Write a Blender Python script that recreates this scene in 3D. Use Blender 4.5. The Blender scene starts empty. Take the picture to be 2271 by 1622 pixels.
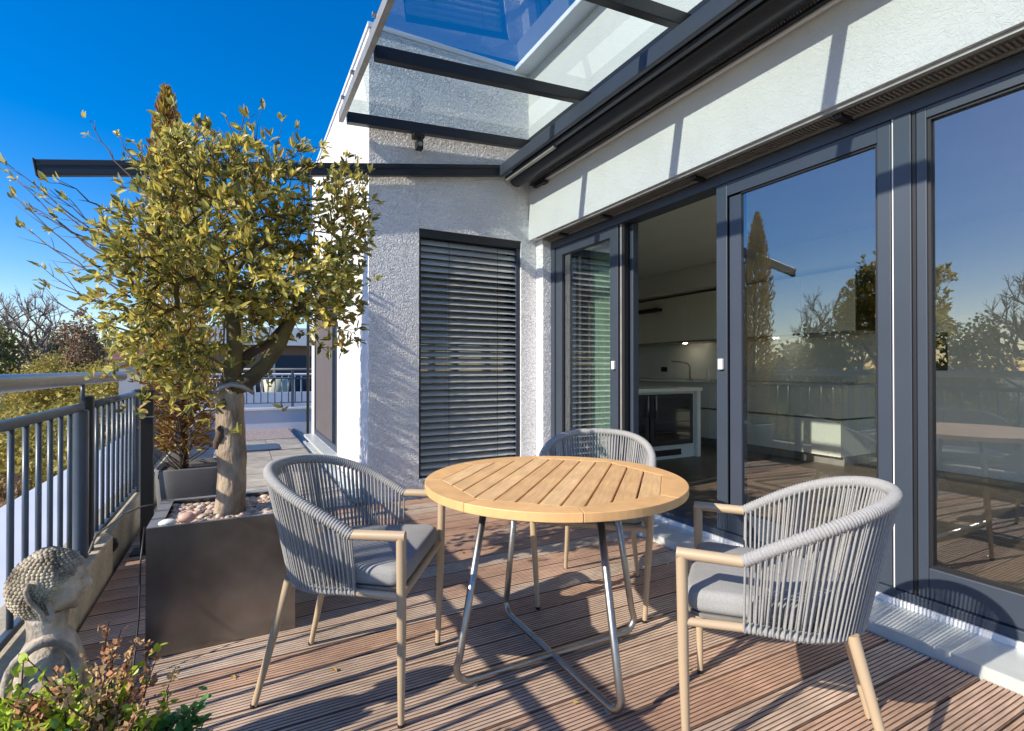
import bpy, math, random
import numpy as np
from mathutils import Vector, Matrix
random.seed(7)
RS = np.random.RandomState(11)
scene = bpy.context.scene
C = scene.collection

# ------------------------------------------------------------------ camera, sky, sun, exposure
FPX = 1144.0
YAW = math.atan(604.5 / FPX)
EYE = 1.17
cam_d = bpy.data.cameras.new('camera')
cam_d.sensor_width = 36.0
cam_d.lens = 36.0 * FPX / 2271.0
cam_d.clip_start = 0.02
cam_d.clip_end = 2000.0
cam = bpy.data.objects.new('camera', cam_d)
C.objects.link(cam)
cam.location = (0, 0, EYE)
cam.rotation_euler = (math.radians(90.36), 0, -YAW)
scene.camera = cam

SUN = Vector((1.0, 0.115, -0.60)).normalized()        # direction the light travels
ELEV = math.asin(-SUN.z)
world = bpy.data.worlds.new('World')
scene.world = world
world.use_nodes = True
wn = world.node_tree.nodes; wl = world.node_tree.links
wn.clear()
sky = wn.new('ShaderNodeTexSky'); sky.sky_type = 'NISHITA'
sky.sun_disc = False
sky.sun_elevation = ELEV
sky.sun_rotation = math.atan2(-SUN.x, -SUN.y)
sky.air_density = 1.0; sky.dust_density = 0.3; sky.ozone_density = 3.0
hs = wn.new('ShaderNodeHueSaturation'); hs.inputs['Hue'].default_value = 0.509; hs.inputs['Saturation'].default_value = 1.5
hs.inputs['Value'].default_value = 0.78
bg = wn.new('ShaderNodeBackground'); bg.inputs['Strength'].default_value = 0.15
wo = wn.new('ShaderNodeOutputWorld')
wl.new(sky.outputs[0], hs.inputs['Color']); tint = wn.new('ShaderNodeVectorMath'); tint.operation = 'MULTIPLY'; tint.inputs[1].default_value = (0.90, 0.80, 0.81)
wl.new(hs.outputs[0], tint.inputs[0]); wl.new(tint.outputs[0], bg.inputs['Color'])
wl.new(bg.outputs[0], wo.inputs['Surface'])

sd = bpy.data.lights.new('sun', 'SUN'); sd.energy = 2.95; sd.angle = math.radians(0.5)
sd.color = (1.0, 0.90, 0.76)
sun = bpy.data.objects.new('sun', sd); C.objects.link(sun)
sun.rotation_euler = SUN.to_track_quat('-Z', 'Y').to_euler()
scene.view_settings.view_transform = 'Standard'
scene.view_settings.look = 'None'
scene.view_settings.exposure = 1.18
scene.view_settings.gamma = 1.0
scene.view_settings.use_curve_mapping = False
try:
    scene.cycles.transparent_max_bounces = 16
    scene.cycles.max_bounces = 10
except Exception:
    pass

# ------------------------------------------------------------------ materials
def mat(name, col, rough=0.6, metal=0.0, noise=None, bump=None, rnd=0.0, spec=0.5, transl=0.0, coat=0.0,
        stretch=(1, 1, 1), col2=None, worm=None, rndcol=None, blotch=None):
    """noise=(scale, amount) colour mottling; bump=(scale, distance); worm=(scale, distance) embossed plaster"""
    m = bpy.data.materials.new(name); m.use_nodes = True
    nt = m.node_tree; n = nt.nodes; l = nt.links
    p = n['Principled BSDF']; out = n['Material Output']
    p.inputs['Roughness'].default_value = rough
    p.inputs['Metallic'].default_value = metal
    p.inputs['Specular IOR Level'].default_value = spec
    if coat: p.inputs['Coat Weight'].default_value = coat
    tc = n.new('ShaderNodeTexCoord'); mp = n.new('ShaderNodeMapping')
    mp.inputs['Scale'].default_value = stretch
    l.new(tc.outputs['Object'], mp.inputs['Vector'])
    vec = mp.outputs[0]
    c = n.new('ShaderNodeRGB'); c.outputs[0].default_value = (*col, 1)
    cur = c.outputs[0]
    oi = n.new('ShaderNodeObjectInfo')
    if rnd or rndcol:
        ad = n.new('ShaderNodeVectorMath'); ad.operation = 'ADD'
        sc = n.new('ShaderNodeVectorMath'); sc.operation = 'SCALE'
        cb = n.new('ShaderNodeCombineXYZ')
        for i in range(3): l.new(oi.outputs['Random'], cb.inputs[i])
        l.new(cb.outputs[0], sc.inputs[0]); sc.inputs['Scale'].default_value = 37.0
        l.new(vec, ad.inputs[0]); l.new(sc.outputs[0], ad.inputs[1]); vec = ad.outputs[0]
    if rndcol:
        mx = n.new('ShaderNodeMix'); mx.data_type = 'RGBA'
        l.new(oi.outputs['Random'], mx.inputs['Factor']); l.new(cur, mx.inputs['A'])
        mx.inputs['B'].default_value = (*rndcol, 1); cur = mx.outputs['Result']
    if col2:
        nz = n.new('ShaderNodeTexNoise'); nz.inputs['Scale'].default_value = (noise or (8, 1))[0]
        nz.inputs['Detail'].default_value = 6
        l.new(vec, nz.inputs['Vector'])
        rmp = n.new('ShaderNodeMapRange'); rmp.inputs['From Min'].default_value = 0.35; rmp.inputs['From Max'].default_value = 0.65
        l.new(nz.outputs['Fac'], rmp.inputs['Value'])
        mx = n.new('ShaderNodeMix'); mx.data_type = 'RGBA'
        l.new(rmp.outputs[0], mx.inputs['Factor']); l.new(cur, mx.inputs['A'])
        mx.inputs['B'].default_value = (*col2, 1); cur = mx.outputs['Result']
    elif noise:
        nz = n.new('ShaderNodeTexNoise'); nz.inputs['Scale'].default_value = noise[0]; nz.inputs['Detail'].default_value = 5
        l.new(vec, nz.inputs['Vector'])
        rmp = n.new('ShaderNodeMapRange'); rmp.inputs['From Min'].default_value = 0.3; rmp.inputs['From Max'].default_value = 0.7
        rmp.inputs['To Min'].default_value = 1 - noise[1]; rmp.inputs['To Max'].default_value = 1 + noise[1]
        l.new(nz.outputs['Fac'], rmp.inputs['Value'])
        vm = n.new('ShaderNodeVectorMath'); vm.operation = 'SCALE'
        l.new(cur, vm.inputs[0]); l.new(rmp.outputs[0], vm.inputs['Scale']); cur = vm.outputs[0]
    if blotch:
        nz = n.new('ShaderNodeTexNoise'); nz.inputs['Scale'].default_value = blotch[0]; nz.inputs['Detail'].default_value = 3
        l.new(tc.outputs['Object'], nz.inputs['Vector'])
        rmp = n.new('ShaderNodeMapRange'); rmp.inputs['From Min'].default_value = 0.35; rmp.inputs['From Max'].default_value = 0.68
        rmp.inputs['To Min'].default_value = 1 - blotch[1]; rmp.inputs['To Max'].default_value = 1 + blotch[1] * 0.4
        l.new(nz.outputs['Fac'], rmp.inputs['Value'])
        vm = n.new('ShaderNodeVectorMath'); vm.operation = 'SCALE'
        l.new(cur, vm.inputs[0]); l.new(rmp.outputs[0], vm.inputs['Scale']); cur = vm.outputs[0]
    if rnd:
        rmp = n.new('ShaderNodeMapRange'); rmp.inputs['To Min'].default_value = 1 - rnd; rmp.inputs['To Max'].default_value = 1 + rnd
        l.new(oi.outputs['Random'], rmp.inputs['Value'])
        vm = n.new('ShaderNodeVectorMath'); vm.operation = 'SCALE'
        l.new(cur, vm.inputs[0]); l.new(rmp.outputs[0], vm.inputs['Scale']); cur = vm.outputs[0]
    l.new(cur, p.inputs['Base Color'])
    if bump:
        nz = n.new('ShaderNodeTexNoise'); nz.inputs['Scale'].default_value = bump[0]; nz.inputs['Detail'].default_value = 4
        l.new(vec, nz.inputs['Vector'])
        b = n.new('ShaderNodeBump'); b.inputs['Strength'].default_value = 1.0; b.inputs['Distance'].default_value = bump[1]
        l.new(nz.outputs['Fac'], b.inputs['Height']); l.new(b.outputs[0], p.inputs['Normal'])
    if worm:
        nz = n.new('ShaderNodeTexNoise'); nz.inputs['Scale'].default_value = worm[0]; nz.inputs['Detail'].default_value = 2
        nz.inputs['Distortion'].default_value = 0.6
        l.new(vec, nz.inputs['Vector'])
        s1 = n.new('ShaderNodeMath'); s1.operation = 'SUBTRACT'; s1.inputs[1].default_value = 0.5
        l.new(nz.outputs['Fac'], s1.inputs[0])
        s2 = n.new('ShaderNodeMath'); s2.operation = 'MULTIPLY'; s2.inputs[1].default_value = 26.0
        l.new(s1.outputs[0], s2.inputs[0])
        s3 = n.new('ShaderNodeMath'); s3.operation = 'SINE'; l.new(s2.outputs[0], s3.inputs[0])
        b = n.new('ShaderNodeBump'); b.inputs['Strength'].default_value = 1.0; b.inputs['Distance'].default_value = worm[1]
        l.new(s3.outputs[0], b.inputs['Height'])
        nz2 = n.new('ShaderNodeTexNoise'); nz2.inputs['Scale'].default_value = 320; l.new(vec, nz2.inputs['Vector'])
        b2 = n.new('ShaderNodeBump'); b2.inputs['Distance'].default_value = 0.0008
        l.new(nz2.outputs['Fac'], b2.inputs['Height']); l.new(b.outputs[0], b2.inputs['Normal'])
        l.new(b2.outputs[0], p.inputs['Normal'])
    if transl:
        tr = n.new('ShaderNodeBsdfTranslucent'); l.new(cur, tr.inputs['Color'])
        mx = n.new('ShaderNodeMixShader'); mx.inputs[0].default_value = transl
        l.new(p.outputs[0], mx.inputs[1]); l.new(tr.outputs[0], mx.inputs[2]); l.new(mx.outputs[0], out.inputs['Surface'])
    return m

def glass(name, tint, ior, base=0.0, rough=0.0):
    m = bpy.data.materials.new(name); m.use_nodes = True
    nt = m.node_tree; n = nt.nodes; l = nt.links
    n.remove(n['Principled BSDF']); out = n['Material Output']
    t = n.new('ShaderNodeBsdfTransparent'); t.inputs['Color'].default_value = (*tint, 1)
    g = n.new('ShaderNodeBsdfGlossy'); g.inputs['Roughness'].default_value = rough
    f = n.new('ShaderNodeLayerWeight'); f.inputs['Blend'].default_value = 0.5
    pw = n.new('ShaderNodeMath'); pw.operation = 'POWER'; pw.inputs[1].default_value = ior
    l.new(f.outputs['Facing'], pw.inputs[0])
    a = n.new('ShaderNodeMath'); a.operation = 'MULTIPLY_ADD'; a.use_clamp = True
    a.inputs[1].default_value = 1.0-base; a.inputs[2].default_value = base
    l.new(pw.outputs[0], a.inputs[0])
    mx = n.new('ShaderNodeMixShader')
    l.new(a.outputs[0], mx.inputs[0]); l.new(t.outputs[0], mx.inputs[1]); l.new(g.outputs[0], mx.inputs[2])
    l.new(mx.outputs[0], out.inputs['Surface'])
    return m

def emit(name, col, st):
    m = bpy.data.materials.new(name); m.use_nodes = True
    p = m.node_tree.nodes['Principled BSDF']
    p.inputs['Emission Color'].default_value = (*col, 1); p.inputs['Emission Strength'].default_value = st
    return m

M = {}
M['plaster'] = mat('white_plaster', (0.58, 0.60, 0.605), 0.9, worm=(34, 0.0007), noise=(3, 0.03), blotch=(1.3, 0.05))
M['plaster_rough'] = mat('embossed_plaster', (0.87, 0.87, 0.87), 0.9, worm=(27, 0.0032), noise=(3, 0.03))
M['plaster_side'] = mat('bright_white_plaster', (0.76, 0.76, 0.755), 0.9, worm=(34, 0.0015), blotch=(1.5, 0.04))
M['anthracite'] = mat('anthracite_metal', (0.045, 0.056, 0.08), 0.38, noise=(5, 0.06), bump=(300, 0.0001))
M['black_metal'] = mat('dark_coated_metal', (0.016, 0.018, 0.024), 0.4, noise=(6, 0.08))
M['frame'] = mat('blue_grey_window_frame', (0.041, 0.055, 0.077), 0.42, noise=(4, 0.05), bump=(300, 0.0001))
M['seal'] = mat('black_rubber_seal', (0.012, 0.012, 0.014), 0.5)
M['sill'] = mat('pale_coated_sill_metal', (0.56, 0.60, 0.58), 0.35, noise=(6, 0.06), metal=0.15, blotch=(9, 0.08))
M['whitemetal'] = mat('white_painted_metal', (0.75, 0.75, 0.73), 0.4, noise=(6, 0.04))
M['greymetal'] = mat('weathered_grey_metal', (0.34, 0.33, 0.30), 0.45, metal=0.4, noise=(12, 0.15))
M['vent'] = mat('grey_brown_vent', (0.20, 0.185, 0.165), 0.5, noise=(20, 0.15))
M['steel'] = mat('brushed_stainless_steel', (0.42, 0.41, 0.39), 0.38, metal=1.0, noise=(40, 0.08))
M['rail'] = mat('blue_grey_railing_paint', (0.075, 0.10, 0.13), 0.35, noise=(8, 0.1), bump=(200, 0.0001))
M['teak'] = mat('golden_teak', (0.76, 0.46, 0.205), 0.55, rnd=0.10, rndcol=(0.74, 0.49, 0.24), blotch=(7, 0.12), noise=(7, 0.14), stretch=(14, 1.2, 14), bump=(30, 0.0003))
M['teak_rim'] = mat('golden_teak_rim', (0.76, 0.45, 0.19), 0.5, rnd=0.06, noise=(14, 0.1), bump=(60, 0.0003))
M['deck'] = mat('weathered_deck_wood', (0.57, 0.34, 0.225), 0.75, rnd=0.18, noise=(9, 0.25), stretch=(1.2, 12, 12),
                rndcol=(0.47, 0.385, 0.305), blotch=(2.4, 0.30), bump=(60, 0.0008))
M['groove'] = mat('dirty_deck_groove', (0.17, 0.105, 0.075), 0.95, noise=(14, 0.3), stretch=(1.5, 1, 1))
M['cord'] = mat('grey_rope', (0.33, 0.33, 0.32), 0.9, noise=(160, 0.12), bump=(500, 0.0008))
M['cushion'] = mat('grey_woven_cushion', (0.33, 0.335, 0.33), 0.95, noise=(260, 0.12), bump=(420, 0.0016), blotch=(9, 0.08))
M['tan'] = mat('champagne_powder_coat', (0.52, 0.40, 0.26), 0.36, noise=(9, 0.03), metal=0.1)
M['planter'] = mat('dark_bronze_sheet', (0.27, 0.255, 0.235), 0.30, metal=0.85, noise=(2.5, 0.22), bump=(2.0, 0.004), blotch=(4, 0.3))
M['planter_edge'] = mat('bare_metal_edge', (0.5, 0.5, 0.48), 0.4, metal=0.7)
M['soil'] = mat('dark_soil', (0.06, 0.045, 0.035), 0.95, noise=(50, 0.4), bump=(40, 0.01))
M['pebble'] = mat('pale_pebble', (0.46, 0.35, 0.25), 0.6, rnd=0.25, col2=(0.5, 0.46, 0.42), noise=(5, 1))
M['pebble_tan'] = mat('tan_pebble', (0.56, 0.47, 0.37), 0.7, noise=(30, 0.15))
M['pebble_white'] = mat('white_pebble', (0.75, 0.74, 0.7), 0.6, noise=(20, 0.06))
M['pebble_pink'] = mat('pink_pebble', (0.62, 0.38, 0.3), 0.6, noise=(20, 0.08))
M['bark'] = mat('ochre_bark', (0.47, 0.375, 0.265), 0.9, col2=(0.21, 0.15, 0.10), noise=(16, 1), bump=(55, 0.012), stretch=(1, 1, 0.45))
M['bark_green'] = mat('olive_green_bark', (0.17, 0.14, 0.05), 0.85, col2=(0.07, 0.055, 0.03), noise=(9, 1), bump=(60, 0.003))
M['twig'] = mat('dark_twig', (0.10, 0.065, 0.045), 0.85, noise=(20, 0.2))
M['leaf1'] = mat('grey_green_leaf', (0.48, 0.48, 0.14), 0.4, rnd=0.25, transl=0.45)
M['leaf2'] = mat('yellow_green_leaf', (0.80, 0.68, 0.16), 0.4, rnd=0.25, transl=0.5)
M['leaf3'] = mat('dark_olive_leaf', (0.20, 0.21, 0.07), 0.4, rnd=0.25, transl=0.35)
M['leaf4'] = mat('ochre_leaf', (0.45, 0.29, 0.07), 0.5, rnd=0.2, transl=0.3)
M['thuja'] = mat('bronze_conifer_spray', (0.50, 0.37, 0.06), 0.75, transl=0.25)
M['thuja2'] = mat('rust_conifer_spray', (0.34, 0.17, 0.05), 0.8, transl=0.15)
M['concrete_pot'] = mat('grey_fibre_pot', (0.13, 0.13, 0.13), 0.7, noise=(5, 0.12), bump=(60, 0.001))
M['kerb'] = mat('beige_rendered_kerb', (0.50, 0.44, 0.32), 0.9, noise=(40, 0.15), bump=(200, 0.001), blotch=(5, 0.2))
M['coping'] = mat('pale_roof_coping', (0.62, 0.66, 0.74), 0.5, noise=(2, 0.06))
M['stone'] = mat('weathered_cast_stone', (0.64, 0.58, 0.48), 0.9, col2=(0.22, 0.18, 0.14), noise=(16, 1), bump=(90, 0.005))
M['stone_hair'] = mat('cast_stone_curls', (0.60, 0.52, 0.38), 0.9, col2=(0.16, 0.13, 0.09), noise=(18, 1), bump=(120, 0.002))
M['shrub_green'] = mat('lime_green_leaf', (0.50, 0.64, 0.06), 0.45, rnd=0.3, transl=0.4)
M['shrub_dark'] = mat('deep_green_leaf', (0.14, 0.34, 0.09), 0.4, rnd=0.3, transl=0.25)
M['shrub_dry'] = mat('dried_flower', (0.74, 0.50, 0.24), 0.85, rnd=0.3, transl=0.3)
M['shrub_dry2'] = mat('rust_dried_flower', (0.50, 0.25, 0.12), 0.85, rnd=0.3, transl=0.2)
M['pave'] = mat('pale_concrete_paver', (0.42, 0.38, 0.31), 0.85, rnd=0.1, noise=(6, 0.18), bump=(40, 0.002), blotch=(3, 0.2))
M['pave2'] = mat('pebble_concrete', (0.35, 0.28, 0.24), 0.9, noise=(30, 0.35), bump=(30, 0.006))
M['slat'] = mat('grey_aluminium_slat', (0.50, 0.51, 0.49), 0.35, metal=0.3, noise=(4, 0.08))
M['black'] = mat('matt_black', (0.012, 0.012, 0.013), 0.5)
M['cable'] = mat('grey_cable', (0.16, 0.15, 0.13), 0.6)
M['int_wall'] = mat('interior_white_wall', (0.82, 0.81, 0.76), 0.9, noise=(2, 0.03))
M['int_ceil'] = mat('interior_ceiling', (0.82, 0.81, 0.76), 0.9, noise=(2, 0.03))
M['int_floor'] = mat('dark_wood_floor', (0.11, 0.085, 0.06), 0.4, noise=(6, 0.3), stretch=(1, 8, 1))
M['cab'] = mat('cream_gloss_cabinet', (0.80, 0.79, 0.70), 0.3, noise=(2, 0.02))
M['splash'] = mat('grey_backsplash', (0.62, 0.66, 0.66), 0.3, noise=(3, 0.03))
M['curtain'] = mat('green_sheer_curtain', (0.62, 0.84, 0.72), 0.9, transl=0.35, noise=(6, 0.06))
M['fridge_glass'] = mat('black_fridge_glass', (0.008, 0.008, 0.009), 0.08)
M['glass'] = glass('window_glass', (0.86, 0.90, 0.87), 2.4, 0.25, 0.008)
M['canopy_glass'] = glass('canopy_glass', (0.66, 0.75, 0.74), 3.0, 0.10)
M['ground'] = mat('park_ground', (0.09, 0.10, 0.04), 0.95, col2=(0.14, 0.11, 0.06), noise=(0.3, 1))
M['asphalt'] = mat('asphalt', (0.05, 0.05, 0.052), 0.9, noise=(3, 0.15))
M['t_bark'] = mat('grey_tree_bark', (0.24, 0.19, 0.16), 0.9, noise=(4, 0.2))
M['t_green'] = mat('spring_tree_foliage', (0.24, 0.25, 0.06), 0.8, transl=0.3)
M['t_dark'] = mat('evergreen_foliage', (0.10, 0.12, 0.045), 0.8, transl=0.2)
M['t_brown'] = mat('brown_tree_foliage', (0.30, 0.19, 0.11), 0.8, transl=0.2)
M['t_yellow'] = mat('yellow_shrub_foliage', (0.42, 0.35, 0.08), 0.8, transl=0.3)
M['bld_white'] = mat('neighbour_white_render', (0.7, 0.7, 0.68), 0.8, noise=(2, 0.04))
M['bld_brown'] = mat('neighbour_brown_panel', (0.30, 0.19, 0.12), 0.7, noise=(3, 0.08))
M['bld_roof'] = mat('red_brown_roof_tile', (0.20, 0.10, 0.07), 0.8, noise=(3, 0.2))
M['bld_glass'] = mat('dark_window_glass', (0.02, 0.03, 0.05), 0.1, spec=0.8)
M['pot_cream'] = mat('cream_glazed_pot', (0.55, 0.52, 0.36), 0.5, noise=(5, 0.08))
M['lamp'] = emit('warm_spot_lens', (1.0, 0.85, 0.6), 25.0)

# ------------------------------------------------------------------ helpers
ORG = {}
class MB:
    def __init__(s): s.v = []; s.f = []; s.m = []
    def add(s, vs, fs, mi=0):
        b = len(s.v); s.v += [tuple(v) for v in vs]
        s.f += [tuple(i + b for i in f) for f in fs]; s.m += [mi] * len(fs)
        return s
    def box(s, x0, x1, y0, y1, z0, z1, mi=0):
        v = [(x0,y0,z0),(x1,y0,z0),(x1,y1,z0),(x0,y1,z0),(x0,y0,z1),(x1,y0,z1),(x1,y1,z1),(x0,y1,z1)]
        return s.add(v, [(0,3,2,1),(4,5,6,7),(0,1,5,4),(1,2,6,5),(2,3,7,6),(3,0,4,7)], mi)
    def beam(s, a, b, w, h, up=(0,0,1)):
        a = Vector(a); b = Vector(b); d = (b - a).normalized(); side = d.cross(Vector(up)).normalized(); u = side.cross(d)
        vs = []
        for p in (a, b):
            for (i, j) in ((-1,-1),(1,-1),(1,1),(-1,1)): vs.append(p + side*(i*w/2) + u*(j*h/2))
        return s.add(vs, [(0,1,2,3),(7,6,5,4),(0,4,5,1),(1,5,6,2),(2,6,7,3),(3,7,4,0)])
    def tube(s, pts, r, seg=8, cap=True):
        pts = [Vector(p) for p in pts]; n = len(pts)
        rr = r if isinstance(r, (list, tuple)) else [r] * n
        b = len(s.v); prev = None
        for i, p in enumerate(pts):
            d = (pts[min(i+1, n-1)] - pts[max(i-1, 0)]).normalized()
            if prev is None:
                a = d.orthogonal().normalized()
            else:
                a = prev - d * prev.dot(d)
                a = a.normalized() if a.length > 1e-6 else d.orthogonal().normalized()
            prev = a; c = d.cross(a)
            for k in range(seg):
                t = 2*math.pi*k/seg; s.v.append(tuple(p + (a*math.cos(t) + c*math.sin(t)) * rr[i]))
        for i in range(n-1):
            for k in range(seg):
                k2 = (k+1) % seg; s.f.append((b+i*seg+k, b+i*seg+k2, b+(i+1)*seg+k2, b+(i+1)*seg+k)); s.m.append(0)
        if cap:
            s.f.append(tuple(b+k for k in reversed(range(seg)))); s.m.append(0)
            s.f.append(tuple(b+(n-1)*seg+k for k in range(seg))); s.m.append(0)
        return s
    def lathe(s, prof, cx, cy, seg=24, sx=1, sy=1):
        b = len(s.v)
        for (r, z) in prof:
            for k in range(seg):
                t = 2*math.pi*k/seg; s.v.append((cx + r*sx*math.cos(t), cy + r*sy*math.sin(t), z))
        for i in range(len(prof)-1):
            for k in range(seg):
                k2 = (k+1) % seg; s.f.append((b+i*seg+k, b+i*seg+k2, b+(i+1)*seg+k2, b+(i+1)*seg+k)); s.m.append(0)
        return s
    def prism(s, poly, z0, z1):
        n = len(poly); vs = [(x, y, z0) for x, y in poly] + [(x, y, z1) for x, y in poly]
        fs = [tuple(reversed(range(n))), tuple(range(n, 2*n))] + [(i, (i+1) % n, n+(i+1) % n, n+i) for i in range(n)]
        return s.add(vs, fs)
    def ball(s, c, r, sc=(1,1,1), seg=8, ring=6, jit=0):
        c = Vector(c); vs = []; fs = []
        for i in range(1, ring):
            a = math.pi*i/ring
            for k in range(seg):
                t = 2*math.pi*k/seg; q = 1 + random.uniform(-jit, jit)
                vs.append((c.x + r*sc[0]*q*math.sin(a)*math.cos(t), c.y + r*sc[1]*q*math.sin(a)*math.sin(t), c.z + r*sc[2]*q*math.cos(a)))
        vs.append((c.x, c.y, c.z + r*sc[2])); vs.append((c.x, c.y, c.z - r*sc[2])); T = len(vs)-2; B = T+1
        for i in range(ring-2):
            for k in range(seg):
                k2 = (k+1) % seg; fs.append((i*seg+k, (i+1)*seg+k, (i+1)*seg+k2, i*seg+k2))
        for k in range(seg):
            k2 = (k+1) % seg; fs.append((T, k, k2)); fs.append((B, (ring-2)*seg+k2, (ring-2)*seg+k))
        return s.add(vs, fs)
    def mesh(s, name, mats, smooth=False, off=(0,0,0)):
        me = bpy.data.meshes.new(name)
        vs = s.v if not any(off) else [(x-off[0], y-off[1], z-off[2]) for x, y, z in s.v]
        me.from_pydata(vs, [], s.f)
        if not isinstance(mats, (list, tuple)): mats = [mats]
        for m in mats: me.materials.append(m)
        if len(mats) > 1: me.polygons.foreach_set('material_index', s.m)
        if smooth:
            me.polygons.foreach_set('use_smooth', [True]*len(me.polygons))
        me.update()
        return me
    def build(s, name, mats, parent=None, smooth=False, bevel=0, auto=False, kind=None, label=None):
        off = ORG.get(parent.name, (0,0,0)) if parent else (0,0,0)
        me = s.mesh(name, mats, smooth or auto, off)
        if auto:
            try: me.set_sharp_from_angle(angle=math.radians(35))
            except Exception: pass
        o = bpy.data.objects.new(name, me); C.objects.link(o)
        if parent: o.parent = parent; ORG[o.name] = off
        if bevel:
            b = o.modifiers.new('bevel', 'BEVEL'); b.width = bevel; b.segments = 2; b.limit_method = 'ANGLE'
            b.harden_normals = False
        if kind: o['kind'] = kind
        if label: o['label'] = label
        return o

def tag(o, label, cat, group=None):
    o['label'] = label; o['category'] = cat
    if group: o['group'] = group
    return o
def thing(name, label, cat, loc=(0,0,0), group=None):
    o = bpy.data.objects.new(name, None); o.empty_display_size = 0.1; C.objects.link(o)
    o.location = loc; ORG[o.name] = tuple(loc)
    return tag(o, label, cat, group)
def inst(me, name, parent, mw=None, loc=None):
    o = bpy.data.objects.new(name, me); C.objects.link(o)
    if parent: o.parent = parent
    if mw is not None: o.matrix_local = mw
    if loc is not None: o.location = loc
    return o
def copy_tree(o, parent=None):
    c = o.copy(); C.objects.link(c); c.parent = parent
    for ch in list(o.children): copy_tree(ch, c)
    return c
def clip_poly(poly, nx, ny, d):
    out = []
    for i in range(len(poly)):
        a = poly[i]; b = poly[(i+1) % len(poly)]
        da = nx*a[0]+ny*a[1]-d; db = nx*b[0]+ny*b[1]-d
        if da <= 0: out.append(a)
        if (da < 0) != (db < 0) and da != db:
            t = da/(da-db); out.append((a[0]+(b[0]-a[0])*t, a[1]+(b[1]-a[1])*t))
    return out

def leaf_mesh(name, m, w=0.36, fold=0.12):
    b = MB()
    # pointing +Y, unit length
    b.add([(0,0,0),(w*.5,.35,fold),(w*.42,.7,fold*.8),(0,1,0.02),(-w*.42,.7,fold*.8),(-w*.5,.35,fold),(0,.4,0),(0,.75,0)],
          [(0,1,6),(1,2,7,6),(2,3,7),(3,4,7),(4,5,6,7),(5,0,6)])
    return b.mesh(name, m, True)
def leaf_cloud(name, mats, xf, parent, w=0.36, fold=0.12):
    """xf: list of (pos, dir, normal, length, mat index) -> one joined mesh"""
    base = np.array([(0,0,0),(w*.5,.35,fold),(w*.42,.7,fold*.8),(0,1,0.02),(-w*.42,.7,fold*.8),(-w*.5,.35,fold),(0,.5,0)])
    F = [(0,1,6),(1,2,6),(2,3,6),(3,4,6),(4,5,6),(5,0,6)]
    n = len(xf); off = np.array(ORG.get(parent.name, (0,0,0)) if parent else (0,0,0))
    V = np.zeros((n, 7, 3)); mi = []
    for i, (p, d, nn, L, k) in enumerate(xf):
        s = np.cross(d, nn)
        V[i] = np.asarray(p) - off + L*(base[:, 0:1]*s + base[:, 1:2]*d + base[:, 2:3]*nn)
        mi += [k]*6
    faces = (np.array(F)[None] + (np.arange(n)*7)[:, None, None]).reshape(-1, 3)
    me = bpy.data.meshes.new(name); me.from_pydata(V.reshape(-1, 3).tolist(), [], faces.tolist())
    for m in mats: me.materials.append(m)
    me.polygons.foreach_set('material_index', mi); me.update()
    o = bpy.data.objects.new(name, me); C.objects.link(o)
    if parent: o.parent = parent
    o['kind'] = 'stuff'
    return o
def leaf_parts(xf, meshes, parent):
    off = Vector(ORG[parent.name])
    for (p, d, nn, L, k) in xf:
        s = np.cross(d, nn)
        mw = Matrix(((s[0]*L, d[0]*L, nn[0]*L, p[0]-off.x), (s[1]*L, d[1]*L, nn[1]*L, p[1]-off.y), (s[2]*L, d[2]*L, nn[2]*L, p[2]-off.z), (0,0,0,1)))
        o = bpy.data.objects.new('leaf', meshes[k]); C.objects.link(o); o.parent = parent; o.matrix_local = mw
def unit(v):
    v = np.asarray(v, float); return v/(np.linalg.norm(v)+1e-9)
def basis(d, up):
    d = unit(d); n = np.asarray(up) - d*np.dot(up, d); return d, unit(n)

def grow(limbs, targets, step, sag=0.0, jit=0.12, rs=RS):
    """limbs: list of polylines (first starts at root). returns nodes, parent index"""
    P = []; par = []
    def addpoly(pl, start):
        cur = start
        for q in pl: 
            P.append(np.array(q, float)); par.append(cur); cur = len(P)-1
    addpoly(limbs[0], -1)
    for pl in limbs[1:]:
        a = np.array(P); i = int(np.argmin(((a-np.array(pl[0]))**2).sum(1))); addpoly(pl[1:], i)
    base = np.array(P[-1])
    root = np.array(limbs[0][-1])
    order = np.argsort(((targets-root)**2).sum(1))
    tips = []
    arr = np.zeros((len(targets)*30+len(P)+10, 3)); arr[:len(P)] = P; n = len(P)
    for ti in order:
        t = targets[ti]
        d = ((arr[:n]-t)**2).sum(1)
        # prefer nodes nearer the root than the target
        rd = np.linalg.norm(arr[:n]-root, axis=1); tr = np.linalg.norm(t-root)
        d = d + np.where(rd > tr*0.93, 1e3, 0) if tr > step*2 else d
        i = int(np.argmin(d)); a = arr[i].copy(); L = np.linalg.norm(t-a); k = max(1, int(L/step))
        k = min(k, 28)
        w = rs.normal(0, jit*L, 3)
        for j in range(1, k+1):
            s = j/k; q = a+(t-a)*s + w*math.sin(math.pi*s)*0.6 + rs.normal(0, step*0.09, 3)
            if j == k: q = t
            q = q.copy()
            arr[n] = q; P.append(q); par.append(i); i = n; n += 1
        tips.append(i)
    cnt = np.zeros(n)
    for t in tips:
        i = t
        while i >= 0: cnt[i] += 1; i = par[i]
    return np.array(P), par, cnt, tips
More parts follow.
